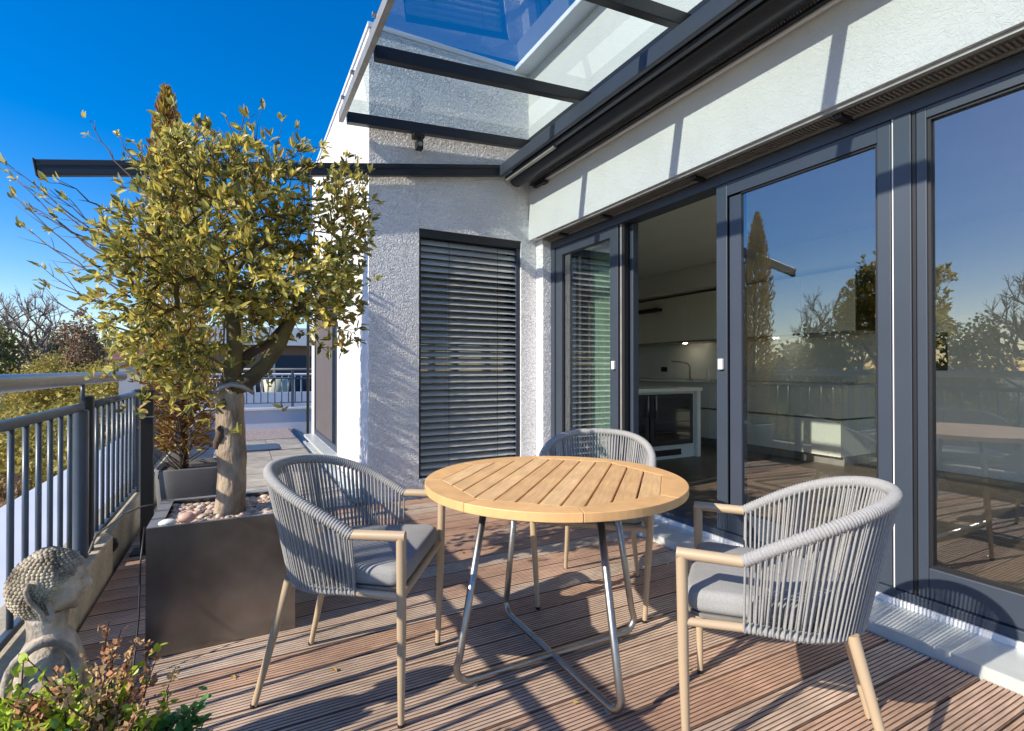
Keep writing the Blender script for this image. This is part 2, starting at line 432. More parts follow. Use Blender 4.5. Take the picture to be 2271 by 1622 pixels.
def skeleton_mesh(mb, P, par, cnt, r0, ex, rmax=1e9, seg=5):
    for i, pa in enumerate(par):
        if pa < 0 or cnt[i] == 0: continue
        ra = min(rmax, r0*cnt[pa]**ex); rb = min(rmax, r0*cnt[i]**ex)
        ra = min(ra, rb*1.6)
        a, b = P[pa], P[i]
        d = b-a; L = np.linalg.norm(d)
        if L < 1e-5: continue
        sg = seg if rb > r0*2.5 else 3
        mb.tube([a, b + d/L*rb*0.4], [ra, rb], sg, cap=False)

# ------------------------------------------------------------------ setting: ground, street
g = MB(); g.add([(-900,-900,-7),(900,-900,-7),(900,900,-7),(-900,900,-7)], [(0,1,2,3)])
g.build('ground', M['ground'], kind='structure')
r = MB(); r.box(-12.5, -6.5, -60, 120, -6.99, -6.96); r.build('road', M['asphalt'], kind='structure')
r = MB(); r.box(-6.5, -6.3, -60, 120, -6.99, -6.86); r.build('kerb', M['kerb'], kind='structure')

# ------------------------------------------------------------------ roof terrace deck
deck = bpy.data.objects.new('terrace_deck', None); C.objects.link(deck); ORG[deck.name] = (0,0,0); deck['kind'] = 'structure'
sub = MB(); sub.box(-0.64, 2.72, -1.3, 4.56, -0.25, -0.028); sub.build('deck_base', M['black'], deck)
PITCH = 0.1565; BW = 0.1485
def board_mesh(L):
    prof = []; ng = 9; z = 0.0
    pw = BW/ng
    for k in range(ng):
        y = -BW/2 + k*pw
        prof += [(y+0.0022, -0.0052), (y+0.0034, -0.0010), (y+0.0050, 0), (y+pw-0.0028, 0), (y+pw-0.0012, -0.0010), (y+pw-0.0000, -0.0052)]
    prof = [(-BW/2, -0.025)] + [(-BW/2, -0.006)] + prof + [(BW/2, -0.006), (BW/2, -0.025)]
    b = MB(); n = len(prof); nx = 2
    for i in range(nx):
        for (y, z) in prof: b.v.append((L*i/(nx-1), y, z))
    for k in range(n-1):
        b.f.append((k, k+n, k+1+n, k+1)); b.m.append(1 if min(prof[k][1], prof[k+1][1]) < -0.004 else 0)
    b.f.append(tuple(range(n))); b.m.append(0); b.f.append(tuple(reversed(range(n, 2*n)))); b.m.append(0)
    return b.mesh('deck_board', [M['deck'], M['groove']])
seams = 1.059 + PITCH/2
row = -14
y = seams + row*PITCH
while y < 4.52:
    j = [1.25, 1.85, 0.6, 2.1, 0.95][(row+20) % 5]
    splits = [(-0.63, 2.485)] if (row % 3) else [(-0.63, j), (j+0.004, 2.485)]
    for a, b in splits:
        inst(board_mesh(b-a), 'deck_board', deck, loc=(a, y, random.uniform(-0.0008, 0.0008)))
    row += 1; y = seams + row*PITCH
cl = MB(); cl.box(-0.64, 0.98, 4.56, 11.4, -0.25, -0.03); cl.build('paving_base', M['pave2'], deck)
py = 4.575
pm = None
while py < 9.4:
    for ix in range(3):
        x0 = -0.62 + ix*0.50
        b = MB(); b.box(0, 0.492, 0, 0.592, -0.03, 0.0); o = b.build('paving_slab', M['pave'], deck); o.location = (x0, py, random.uniform(0, 0.002))
    py += 0.6
b = MB(); b.box(-0.62, 0.86, 9.4, 10.9, -0.03, 0.012); b.build('pebble_concrete_strip', M['pave2'], deck)

o = MB().box(0.05, 0.52, 8.15, 8.75, 0.0015, 0.02).build('door_mat', M['rail'])
tag(o, 'flat dark blue rectangular grating lying on the far paving', 'grating')

# ------------------------------------------------------------------ kerb, coping, parapet
ter = thing('terrace_kerb', 'low beige rendered kerb under the grey railing with pale roof coping beyond', 'kerb', (-0.72, 3, 0))
b = MB(); b.box(-0.86, -0.65, -1.3, 3.76, -0.3, 0.20); b.build('kerb_wall', M['kerb'], ter, bevel=0.008)
b = MB(); b.box(-0.86, -0.67, 3.84, 11.2, -0.3, 0.20); b.build('kerb_wall', M['kerb'], ter, bevel=0.008)
b = MB(); b.box(-0.86, -0.70, 3.76, 3.84, -0.3, 0.06); b.build('drain_gap', M['black'], ter)
b = MB(); b.box(-1.60, -0.862, -1.3, 11.4, -0.1, 0.12); b.build('roof_coping', M['coping'], ter, bevel=0.01)
b = MB(); b.box(-1.52, -0.865, -1.3, 11.4, -7, -0.1); b.build('outer_wall', M['bld_white'], ter)
fp = thing('end_parapet', 'low white parapet wall closing the far end of the side terrace', 'parapet', (0.6, 11.1, 0))
b = MB(); b.box(-0.86, 3.0, 11.2, 11.45, -7, 0.36); b.build('parapet_wall', M['coping'], fp)
b = MB(); b.box(-0.9, 3.05, 11.15, 11.5, 0.36, 0.40); b.build('coping_cap', M['whitemetal'], fp)

# railings
def railing(name, label, y0, y1, ys, posts, x=-0.72):
    t = thing(name, label, 'railing', (x, (y0+y1)/2, 0.2), 'railing panels along the terrace edge')
    MB().tube([(x, y0, 0.972), (x, y1, 0.972)], 0.021, 12).build('handrail', M['rail'], t, smooth=True)
    MB().box(x-0.012, x+0.012, y0, y1, 0.215, 0.245).build('bottom_rail', M['rail'], t, bevel=0.003)
    me = MB().tube([(0,0,0.245), (0,0,0.955)], 0.0105, 10).mesh('baluster', M['rail'], True)
    for yy in ys: inst(me, 'baluster', t, loc=(0, yy-ORG[t.name][1], -0.2))
    for (py_, r_, z1, dk) in posts:
        MB().tube([(x, py_, -0.02), (x, py_, z1)], r_, 16).build('post', M['rail'] if not dk else M['black_metal'], t, auto=True)
        MB().tube([(x, py_, z1), (x, py_, z1+0.008)], [r_*1.04, r_*0.8], 16).build('post_cap', M['rail'], t, smooth=True)
    return t
railing('railing', 'blue grey bar railing nearest the camera, behind the stone bust', -1.3, 3.36,
        [2.463-0.145*k for k in range(-5, 25) if 2.463-0.145*k > -1.25], [(3.375, 0.036, 0.95, 0), (3.50, 0.033, 1.02, 1), (0.9, 0.03, 1.0, 0)])
railing('railing', 'blue grey bar railing panel between the round post and the olive tree planter', 3.60, 5.05,
        [3.72+0.145*k for k in range(9)], [(4.98, 0.03, 1.0, 0), (3.60, 0.012, 0.96, 1)])
railing('railing', 'blue grey bar railing running on behind the pot with the tall conifer', 5.2, 11.0,
        [5.3+0.145*k for k in range(39)], [(5.15, 0.03, 1.0, 0), (8.0, 0.03, 1.0, 0)])
t = thing('steel_handrail', 'round stainless steel handrail on thin pins above the grey railing', 'handrail', (-0.73, 2, 1.12))
MB().tube([(-0.73, -1.3, 1.118), (-0.73, 4.48, 1.118)], 0.0335, 20).build('rail_tube', M['steel'], t, smooth=True)
for yy in (0.9, 3.44): MB().tube([(-0.725, yy, 1.0), (-0.725, yy, 1.09)], 0.010, 10).build('support_pin', M['rail'], t, smooth=True)
# far railing
t = thing('end_railing', 'dark bar railing standing on the far parapet', 'railing', (0.5, 11.3, 0.4))
MB().tube([(-0.8, 11.3, 0.98), (3.0, 11.3, 0.98)], 0.02, 8).build('handrail', M['rail'], t, smooth=True)
MB().tube([(-0.8, 11.3, 1.16), (3.0, 11.3, 1.16)], 0.022, 8).build('upper_handrail', M['greymetal'], t, smooth=True)
MB().tube([(-0.8, 11.3, 0.49), (3.0, 11.3, 0.49)], 0.012, 6).build('bottom_rail', M['rail'], t, smooth=True)
me = MB().tube([(0,0,0.0), (0,0,0.49)], 0.011, 6).mesh('baluster', M['rail'], True)
for k in range(30): inst(me, 'baluster', t, loc=(-1.25+k*0.125, 0, 0.09))
for px in (-0.2, 0.95, 2.1): MB().box(px-0.025, px+0.025, 11.27, 11.33, 0.4, 1.14).build('post', M['rail'], t)

# black post
t = thing('black_post', 'slim square black post standing behind the planter beside the railing', 'post', (-0.52, 4.02, 0))
MB().box(-0.553, -0.487, 3.987, 4.053, 0.01, 1.02).build('post_shaft', M['black'], t, bevel=0.003)
MB().box(-0.60, -0.44, 3.94, 4.10, 0.0, 0.012).build('base_plate', M['black'], t)
MB().box(-0.56, -0.48, 3.98, 4.06, 1.02, 1.035).build('post_cap', M['black_metal'], t)
MB().box(-0.555, -0.485, 3.984, 4.056, 0.86, 0.868).build('clamp_band', M['greymetal'], t)

# ------------------------------------------------------------------ penthouse
XW = 2.61; XF = 2.79; YW = 4.58; ZL = 2.48; ZT = 4.20
hs_ = thing('penthouse', 'white plastered penthouse with tall sliding glass doors and projecting wing', 'house', (3.5, 4, 0))
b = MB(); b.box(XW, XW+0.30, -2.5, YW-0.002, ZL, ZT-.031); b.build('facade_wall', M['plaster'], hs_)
b = MB()
wx0, wx1, wz0, wz1 = 1.455, 2.525, 0.16, 2.465
b.box(1.0, wx0, YW, YW+0.3, -0.2, ZT-.031); b.box(wx0, wx1, YW, YW+0.3, wz1, ZT-.031); b.box(wx1, XF+0.12, YW, YW+0.3, -0.2, ZT-.031); b.box(wx0, wx1, YW, YW+0.3, -0.2, wz0)
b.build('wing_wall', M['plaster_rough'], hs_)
b = MB(); b.box(XF-0.09, XF+0.10, 4.44, YW-0.003, 0.0, ZL-0.004); b.build('jamb_wall', M['plaster_rough'], hs_)
b = MB(); sy0, sy1 = 6.22, 8.25
b.box(1.0, 1.30, YW+0.302, sy0, -0.2, ZT-0.032); b.box(1.0, 1.30, sy0, sy1, 2.35, ZT-0.032); b.box(1.0, 1.30, sy1, 8.6, -0.2, ZT-0.002); b.box(1.0, 1.3, sy0, sy1, -0.2, 0.19)
b.build('side_wall', M['plaster_side'], hs_)
b = MB(); b.box(0.985, XW+0.3, YW-0.012, 8.65, ZT-0.03, ZT+0.02); b.box(XW-0.16, 9.0, -2.5, YW-0.0125, ZT-0.03, ZT+0.02)
b.build('roof_edge', M['coping'], hs_, bevel=0.005)
b = MB(); b.box(1.31, 9.0, YW+0.31, 8.6, ZT-0.25, ZT-0.04); b.box(2.95, 9.0, -2.5, YW+0.3, ZT-0.25, ZT-0.04); b.build('roof', M['greymetal'], hs_)
# side wall window
w = MB().box(1.02, 1.05, sy0, sy1, 0.19, 2.35).build('window', M['bld_glass'], hs_)
fb = MB(); fb.box(0.995, 1.06, sy0, sy0+0.07, 0.19, 2.35); fb.box(0.995, 1.06, sy1-0.07, sy1, 0.19, 2.35); fb.box(0.995, 1.06, sy0+0.07, sy1-0.07, 2.28, 2.35); fb.box(0.995, 1.06, sy0+0.07, sy1-0.07, 0.19, 0.27)
fb.build('frame', M['anthracite'], w, bevel=0.003)
MB().box(0.99, 1.02, sy0+0.30, sy0+0.33, 0.27, 2.28).build('screen_guide', M['rail'], w)
MB().box(1.01, 1.016, sy0+0.33, sy1-0.07, 0.27, 2.28).build('screen', mat('brown_grey_screen', (0.10, 0.085, 0.085), 0.8, noise=(4, 0.08)), w)
MB().box(0.86, 1.01, sy0-0.1, sy1+0.1, 0.15, 0.185).build('sill', M['sill'], w, bevel=0.003)
MB().box(0.88, 0.985, 4.60, 8.6, 0.0, 0.05).build('base_flashing', M['sill'], hs_, bevel=0.003)
MB().tube([(0.93, 8.45, 0.0), (0.93, 8.45, 2.2), (0.93, 8.45, 4.1)], 0.022, 8).build('downpipe', M['black'], hs_, smooth=True)

# sill flashing in front of doors
MB().box(2.495, XF-0.012, -2.5, 4.44, 0.030, 0.046).build('sill_plate', M['sill'], hs_, bevel=0.002)
MB().box(2.490, 2.4945, -2.5, 4.44, -0.012, 0.046).build('sill_lip', M['sill'], hs_)
MB().box(XF-0.025, XF-0.012, -2.5, 4.44, 0.0462, 0.075).build('sill_upstand', M['whitemetal'], hs_)
# vent strip below lintel
MB().box(XW+0.055, XF-0.002, -2.5, 4.44, ZL-0.012, ZL-0.001).build('vent_plate', M['vent'], hs_)
fb = MB(); k = 0; yy = -0.6
while yy < 4.40:
    fb.box(XW+0.07, XW+0.145, yy, yy+0.008, ZL-0.024, ZL-0.0125); yy += 0.02
fb.build('vent_fins', M['vent'], hs_, kind='stuff')
MB().box(XW+0.02, XW+0.05, -2.5, 4.44, ZL-0.02, ZL-0.001).build('drip_bead', M['greymetal'], hs_)
MB().box(XW+0.150, XF-0.01, -2.5, 4.44, ZL-0.03, ZL-0.0125).build('blind_slot_rail', M['greymetal'], hs_)
for yy in (4.1, 3.45, 2.47, 1.53, 0.8): MB().box(XW+0.06, XW+0.16, yy-0.02, yy+0.02, ZL-0.045, ZL-0.0245).build('blind_clip', M['black'], hs_)

# window doors -------------------------------------------------
def sash(name, y0, y1, x0, x1, z0, z1, st=0.10, top=0.08, bot=0.14, pane=True, label=None, st2=None, handle=None):
    st2 = st2 or st
    f = MB(); f.box(x0, x1, y0, y0+st, z0, z1); f.box(x0, x1, y1-st2, y1, z0, z1)
    tr_ = MB(); tr_.box(x0+0.002, x1-0.002, y0+st, y1-st2, z1-top, z1-0.001); f.box(x0+0.002, x1-0.002, y0+st, y1-st2, z0+0.001, z0+bot)
    o = f.build(name, M['frame'], hs_, bevel=0.004, label=label)
    tr_.build('top_rail', M['anthracite'], o)
    if pane:
        xm = (x0+x1)/2
        MB().add([(xm-0.01, y0+st, z0+bot), (xm-0.01, y1-st2, z0+bot), (xm-0.01, y1-st2, z1-top), (xm-0.01, y0+st, z1-top)], [(0,1,2,3)]).build('pane', M['glass'], o)
    g_ = MB(); e = 0.012
    ya, yb, za, zb = y0+st, y1-st2, z0+bot, z1-top
    xq0, xq1 = x0+0.012, (x0+x1)/2-0.013
    g_.box(xq0, xq1, ya, ya+e, za, zb); g_.box(xq0, xq1, yb-e, yb, za, zb); g_.box(xq0, xq1, ya+e, yb-e, zb-e, zb); g_.box(xq0, xq1, ya+e, yb-e, za, za+e)
    g_.build('seal', M['seal'], o)
    if handle:
        MB().box(x0-0.022, x0-0.001, handle-0.018, handle+0.018, 1.165, 1.235).build('handle', M['whitemetal'], o, bevel=0.004)
    return o
MB().box(XF, XF+0.14, -2.5, 4.44, ZL-0.10, ZL-0.031).build('head_frame', M['anthracite'], hs_, bevel=0.003)
MB().box(XF-0.011, XF+0.14, -2.5, 4.44, 0.0465, 0.115).build('threshold', M['frame'], hs_, bevel=0.003)
MB().box(XF, XF+0.10, 4.37, 4.44, 0.116, ZL-0.101).build('side_frame', M['anthracite'], hs_, bevel=0.003)
zA, zB = 0.117, ZL-0.102
sash('window_door', 3.405, 4.368, XF+0.012, XF+0.075, zA, zB, st=0.105, st2=0.115, top=0.085, handle=3.45, label='glazed door leaf in front of the green curtain')
sash('window_door', 3.30, 4.20, XF+0.085, XF+0.145, zA, zB, st=0.075, top=0.07, label='open glazed leaf slid behind the leaf by the green curtain')
MB().box(XF+0.02, XF+0.06, 3.33, 3.36, zA, zB).build('guide_post', M['seal'], hs_)
MB().box(XF+0.02, XF+0.05, 3.365, 3.385, zA, zB).build('guide_post', M['greymetal'], hs_)
MB().box(XF+0.146, XF+0.155, 3.32, 3.34, 0.2, 2.25).build('lock_strip', M['greymetal'], hs_)
sash('window_door', 1.352, 2.39, XF+0.006, XF+0.075, zA, zB, st=0.062, st2=0.085, top=0.085, handle=2.345, label='large glazed door leaf behind the right hand chair')
MB().box(XF+0.018, XF+0.07, 2.207, 2.3045, zA+0.141, zB-0.086).build('trim_strip', M['anthracite'], hs_)
MB().box(XF-0.004, XF+0.10, 1.262, 1.338, zA, zB).build('post_frame', M['frame'], hs_, bevel=0.004)
MB().box(XF+0.004, XF+0.02, 1.3395, 1.3455, zA, zB).build('white_gasket', M['whitemetal'], hs_)
MB().box(XF+0.004, XF+0.10, 1.246, 1.260, zA, zB).build('trim_strip', M['seal'], hs_)
sash('window_door', -0.35, 1.245, XF+0.004, XF+0.085, zA, zB, st=0.1, st2=0.042, top=0.05, bot=0.14, label='wide fixed glass pane at the right edge reflecting the garden')
sash('window_door', -2.4, -0.37, XF+0.004, XF+0.085, zA, zB, st=0.1)

# wing window with external blind
w = MB().add([(wx0+0.06, YW+0.17, wz0+0.06), (wx1-0.06, YW+0.17, wz0+0.06), (wx1-0.06, YW+0.17, wz1-0.10), (wx0+0.06, YW+0.17, wz1-0.10)], [(0,1,2,3)]).build('window', M['glass'], hs_)
fb = MB(); fb.box(wx0+.001, wx0+0.06, YW+0.14, YW+0.20, wz0+.001, wz1-.001); fb.box(wx1-0.06, wx1-.001, YW+0.14, YW+0.20, wz0+.001, wz1-.001); fb.box(wx0+0.06, wx1-0.06, YW+0.14, YW+0.20, wz1-0.10, wz1-.001); fb.box(wx0+0.06, wx1-0.06, YW+0.14, YW+0.20, wz0+.001, wz0+0.06)
fb.build('frame', M['anthracite'], w, bevel=0.003)
MB().box(wx0-0.0, wx1+0.0, YW-0.04, YW+0.14, wz0-0.02, wz0+.0005).build('sill', M['sill'], w, bevel=0.002)
t = thing('external_blind', 'grey slatted blind lowered over the narrow window of the wing', 'blind', ((wx0+wx1)/2, YW+0.06, wz0))
MB().box(wx0+.002, wx1-.002, YW+0.012, YW+0.12, wz1-0.075, wz1-.002).build('head_box', M['black_metal'], t)
MB().box(wx0+.002, wx0+0.022, YW+0.02, YW+0.10, wz0+.002, wz1-0.076).build('side_guide', M['black'], t)
MB().box(wx1-0.045, wx1-.002, YW+0.02, YW+0.10, wz0+.002, wz1-0.076).build('side_guide', M['anthracite'], t)
sl = MB(); hw = (wx1-wx0)/2 - 0.03; prof = []
for k in range(7):
    a = -1 + k/3; prof.append((a*0.036, 0.007*(1-a*a)))
tl = math.radians(38)
def rot(p): return (p[0]*math.cos(tl)-p[1]*math.sin(tl), p[0]*math.sin(tl)+p[1]*math.cos(tl))
vs = []
for x in (-hw, hw-0.012):
    for p in prof: q = rot(p); vs.append((x, q[0], q[1]))
for x in (-hw, hw-0.012):
    for p in prof: q = rot((p[0], p[1]-0.0016)); vs.append((x, q[0], q[1]))
fs = [(k, k+1, k+8, k+7) for k in range(6)] + [(k+15, k+14, k+21, k+22) for k in range(6)]
fs += [(0, 7, 21, 14), (6, 20, 27, 13)] + [(k, k+14, k+15, k+1) for k in range(6)] + [(k+7, k+8, k+22, k+21) for k in range(6)]
sl.add(vs, fs); slm = sl.mesh('slat', M['slat'], False)
z = wz1-0.11; k = 0
while z > wz0+0.03:
    rz = random.uniform(-0.012, 0.012)
    o = inst(slm, 'slat', t); o.location = (0, 0.0, z-wz0); o.rotation_euler = (rz*2 + (0.0 if k > 4 else 0.25), 0, 0)
    z -= 0.0615; k += 1
for xx in (wx0+0.30, wx1-0.26):
    MB().tube([(xx, YW+0.018, wz0+0.02), (xx, YW+0.018, wz1-0.08)], 0.0022, 4).build('ladder_cord', M['black'], t)
    MB().tube([(xx, YW+0.095, wz0+0.02), (xx, YW+0.095, wz1-0.08)], 0.0022, 4).build('ladder_cord', M['black'], t)

# ------------------------------------------------------------------ interior
IF = 0.10; IC = 2.66
b = MB(); b.box(2.93, 6.5, -2.5, 8.4, IF-0.1, IF); b.box(1.32, 2.93, YW+0.31, 8.4, IF-0.1, IF-0.001); o = b.build('interior_floor', M['int_floor'], kind='structure')
b = MB(); b.box(2.93, 6.5, -2.5, 8.4, IC, IC+0.1); b.box(1.32, 2.93, YW+0.31, 8.4, IC+.001, IC+0.1); o = b.build('interior_ceiling', M['int_ceil'], kind='structure')
b = MB(); b.box(6.5, 6.6, 1.6, 8.4, 0, IC+0.1); b.box(6.5, 6.6, -2.5, 1.599, 0, IC+0.1); b.box(1.32, 6.5, 8.3, 8.4, 0, IC+.09); b.box(2.93, 6.5, -2.6, -2.5, 0, 0.3); b.box(2.93, 3.4, -2.6, -2.5, 0.3, IC+.09)  # unseen end wall left mostly open, opening added to let daylight into the kitchen
o = b.build('interior_wall', M['int_wall']); tag(o, 'white inner walls of the kitchen seen through the doors', 'wall')
b = MB(); b.box(4.0, 6.49, 7.30, 7.40, IF, IC)
o = b.build('partition_wall', M['int_wall']); tag(o, 'pale partition wall at the far end of the kitchen', 'wall')
# bulkhead
o = MB().box(5.85, 6.49, 2.9, 7.29, 2.34, IC-0.002).build('bulkhead', M['int_wall']); tag(o, 'white boxed bulkhead above the kitchen wall cabinets', 'bulkhead')
# wall cabinets
t = thing('wall_cabinet', 'cream handleless wall cabinets above the kitchen sink', 'cabinet', (6.2, 4.0, 1.58))
yy = 3.30
while yy < 7.25:
    MB().box(6.06, 6.485, yy+0.002, min(yy+0.618, 7.29), 1.60, 2.30).build('cabinet_door', M['cab'], t, bevel=0.002); yy += 0.62
MB().box(6.09, 6.485, 3.302, 7.288, 1.602, 2.298).build('carcass', M['cab'], t)
MB().box(6.08, 6.48, 3.3, 7.29, 1.575, 1.598).build('light_rail', M['greymetal'], t)
for yy in (5.9, 4.35): MB().tube([(6.2, yy, 1.574), (6.2, yy, 1.566)], 0.03, 12).build('spot_lens', M['lamp'], t)
o = MB().box(6.46, 6.485, 3.3, 7.29, 1.0, 1.574).build('backsplash', M['splash']); tag(o, 'grey glass backsplash under the wall cabinets', 'backsplash')
t = thing('base_cabinet', 'cream base cabinets along the kitchen back wall', 'cabinet', (6.1, 4.0, 0.1))
yy = 3.30
while yy < 7.25:
    y2 = min(yy+0.6, 7.29)-0.003
    MB().box(5.80, 6.48, yy+.003, y2, 0.62, 0.955).build('drawer_front', M['cab'], t, bevel=0.002)
    MB().box(5.80, 6.48, yy+.003, y2, 0.20, 0.60).build('drawer_front', M['cab'], t, bevel=0.002); yy += 0.6
MB().box(5.86, 6.48, 3.3, 7.29, IF, 0.198).build('plinth', M['greymetal'], t)
MB().box(5.78, 6.48, 3.28, 7.29, 0.957, 0.985).build('worktop', M['splash'], t, bevel=0.002)
t = thing('tap', 'dark swan neck kitchen tap standing by the sink', 'tap', (6.15, 5.76, 0.985))
MB().tube([(6.15, 5.76, 0.985), (6.15, 5.76, 1.20), (6.13, 5.78, 1.25), (6.06, 5.86, 1.28), (5.98, 5.98, 1.29)], 0.013, 8).build('spout', M['greymetal'], t, smooth=True)
MB().lathe([(0.0, .985), (0.055, .986), (0.05, 1.0), (0.02, 1.005), (0.018, 1.04)], 6.15, 5.76, 12).build('base', M['steel'], t, smooth=True)
o = MB().lathe([(0, .986), (0.035, .986), (0.035, 1.14), (0.012, 1.17), (0.012, 1.21), (0, 1.21)], 6.2, 5.45, 12).build('soap_bottle', M['cab'], smooth=True); tag(o, 'small pale bottle beside the kitchen tap', 'bottle')
t = thing('kitchen_peninsula', 'white kitchen peninsula with two dark glass wine coolers', 'cabinet', (4.4, 4.8, 0.1))
MB().box(3.55, 5.0, 4.48, 5.18, 0.90, 0.94).build('worktop', M['cab'], t, bevel=0.003)
MB().box(4.93, 4.985, 4.50, 5.18, IF, 0.899).build('side_panel', M['cab'], t)
MB().box(3.56, 4.928, 4.55, 5.16, IF, 0.898).build('carcass', M['cab'], t)
for (x0, x1, hx) in ((3.66, 4.16, 4.12), (4.18, 4.86, 4.24)):
    d = MB(); d.box(x0, x1, 4.502, 4.545, 0.27, 0.87); o = d.build('door', M['black_metal'], t, bevel=0.003)
    MB().box(x0+0.06, x1-0.06, 4.497, 4.5015, 0.33, 0.82).build('glass_front', M['fridge_glass'], o)
    MB().tube([(hx, 4.47, 0.60), (hx, 4.47, 0.86)], 0.009, 8).build('handle', M['steel'], o, smooth=True)
    for sz in (0.42, 0.54, 0.66): MB().box(x0+0.07, x1-0.07, 4.4955, 4.4968, sz, sz+0.008).build('shelf_edge', M['black_metal'], o)
MB().box(4.2, 4.7, 4.538, 4.549, 0.14, 0.21).build('vent_grille', M['black'], t)
o = MB().box(5.93, 6.058, 6.25, 6.80, 2.10, 2.15).build('extractor_bar', M['black']); tag(o, 'short black extractor bar on the front of the kitchen wall cabinets', 'extractor')
o = MB().tube([(4.6, 3.7, IC-0.004), (4.6, 3.7, IC-0.012)], 0.035, 14).build('ceiling_spot', M['lamp']); tag(o, 'small lit spotlight in the kitchen ceiling', 'spotlight')
o = MB().box(6.485, 6.497, 2.62, 2.74, 1.15, 1.55).build('switch_panel', M['black_metal']); tag(o, 'dark vertical switch panel on the kitchen wall', 'switch')
o = MB().box(6.445, 6.459, 6.55, 6.68, 1.12, 1.20).build('wall_socket', M['black']); tag(o, 'black double socket on the backsplash near the edge of the open door', 'socket')
# curtain
c = MB(); n = 90; zs = [0.13, 1.3, 2.42]
for j, zz in enumerate(zs):
    for i in range(n+1):
        yy = 3.55 + 0.62*i/n; c.v.append((3.12 + 0.03*math.sin(i*0.62)+0.012*math.sin(i*1.7+j), yy, zz))
for j in range(2):
    for i in range(n): c.f.append((j*(n+1)+i, j*(n+1)+i+1, (j+1)*(n+1)+i+1, (j+1)*(n+1)+i)); c.m.append(0)
o = c.build('curtain', M['curtain'], smooth=True); tag(o, 'pale green curtain hanging behind the left glass door', 'curtain')
c = MB(); n = 60
for j, zz in enumerate(zs):
    for i in range(n+1):
        yy = 4.2 + 0.35*i/n; c.v.append((3.14 + 0.025*math.sin(i*0.7), yy, zz))
for j in range(2):
    for i in range(n): c.f.append((j*(n+1)+i, j*(n+1)+i+1, (j+1)*(n+1)+i+1, (j+1)*(n+1)+i)); c.m.append(0)
o = c.build('curtain', mat('grey_side_curtain', (0.22, 0.20, 0.17), 0.9, transl=0.2), smooth=True); tag(o, 'dark grey curtain bunched at the left door frame', 'curtain')

# ------------------------------------------------------------------ glass canopy
t = thing('glass_canopy', 'glass canopy roof on dark metal rafters above the table', 'canopy', (1.7, 2, 3.3))
xi, zi, xo, zo = 2.585, 3.425, 0.80, 3.30
RY = [4.515, 3.50, 2.43, 1.38, 0.32, -0.75, -1.8]
for yy in RY:
    MB().beam((xo, yy, zo), (xi, yy, zi), 0.062, 0.09).build('rafter', M['black_metal'], t, bevel=0.004)
for a, b_ in zip(RY[:-1], RY[1:]):
    g_ = MB(); e = 0.004
    z0_, z1_ = zo+0.052, zi+0.052
    g_.add([(xo-0.05, b_+0.01, z0_), (xo-0.05, a-0.01, z0_), (xi+0.01, a-0.01, z1_), (xi+0.01, b_+0.01, z1_)], [(0,1,2,3)])
    g_.build('glass_pane', M['canopy_glass'], t)
MB().box(xo-0.062, xo-0.022, -2.5, 4.55, zo-0.035, zo+0.048).build('outer_beam', M['greymetal'], t, bevel=0.004)
MB().box(xi, XW-0.003, -2.5, 4.55, zi-0.07, zi+0.08).build('wall_beam', M['black_metal'], t, bevel=0.004)
for yy in (4.3, 3.9, 3.2, 2.7, 1.9): MB().box(xo-0.085, xo-0.05, yy-0.015, yy+0.015, zo+0.045, zo+0.068).build('glass_clip', M['steel'], t, bevel=0.004)

# awning
t = thing('awning', 'dark retracted awning cassette with long guide rail below the canopy', 'awning', (2.35, 2, 3.1))
MB().box(2.245, 2.285, -2.5, 4.53, 3.052, 3.165).build('front_profile', M['anthracite'], t, bevel=0.008)
MB().box(2.286, 2.60, -2.5, 4.53, 3.14, 3.163).build('top_cover', M['black_metal'], t)
MB().tube([(2.425, -2.5, 3.045), (2.425, 4.50, 3.045)], 0.072, 24).build('fabric_roller', M['black_metal'], t, auto=True)
MB().box(2.30, 2.335, -2.5, 4.50, 3.03, 3.06).build('inner_profile', M['anthracite'], t, bevel=0.003)
MB().box(2.30, 2.33, 3.62, 4.48, 3.008, 3.028).build('light_strip', M['greymetal'], t, bevel=0.002)
MB().box(2.545, 2.575, -2.5, 4.44, 2.985, 3.0).build('perforated_strip', M['black_metal'], t)
fb = MB(); yy = 0.5
while yy < 4.42: fb.box(2.535, 2.60, yy, yy+0.006, 3.001, 3.02); yy += 0.018
fb.build('strip_teeth', M['greymetal'], t, kind='stuff')
MB().box(2.577, 2.607, -2.5, 4.44, 2.975, 2.998).build('white_trim', M['whitemetal'], t, bevel=0.002)
MB().box(2.55, 2.60, 4.18, 4.26, 2.945, 2.974).build('end_clip', M['black'], t, bevel=0.003)
MB().box(2.560, 2.597, 4.28, 4.40, 2.955, 2.974).build('end_clip', M['black'], t)
RA = (-1.20, 4.53, EYE+1.343); RB = (2.26, 4.53, EYE+1.946)
rl = MB().beam(RA, RB, 0.052, 0.105).build('guide_rail', M['black_metal'], t, bevel=0.006)
d = (Vector(RB)-Vector(RA)).normalized()
MB().beam(Vector(RA)+Vector((0,-0.0275,0.018)), Vector(RB)+Vector((0,-0.0275,0.018)), 0.004, 0.012).build('rail_groove', M['seal'], rl)
MB().beam(Vector(RA)-d*0.012, Vector(RA), 0.06, 0.118).build('rail_end_cap', M['black'], rl, bevel=0.003)
t = thing('bracket_spotlight', 'small black outdoor spotlight bracket hanging under the end rafter', 'spotlight', (1.42, 4.5, 3.25))
MB().box(1.37, 1.47, 4.46, 4.545, 3.245, 3.285).build('bracket_plate', M['black'], t, bevel=0.004)
MB().box(1.395, 1.455, 4.45, 4.52, 3.14, 3.22).build('lamp_body', M['black'], t, bevel=0.006)
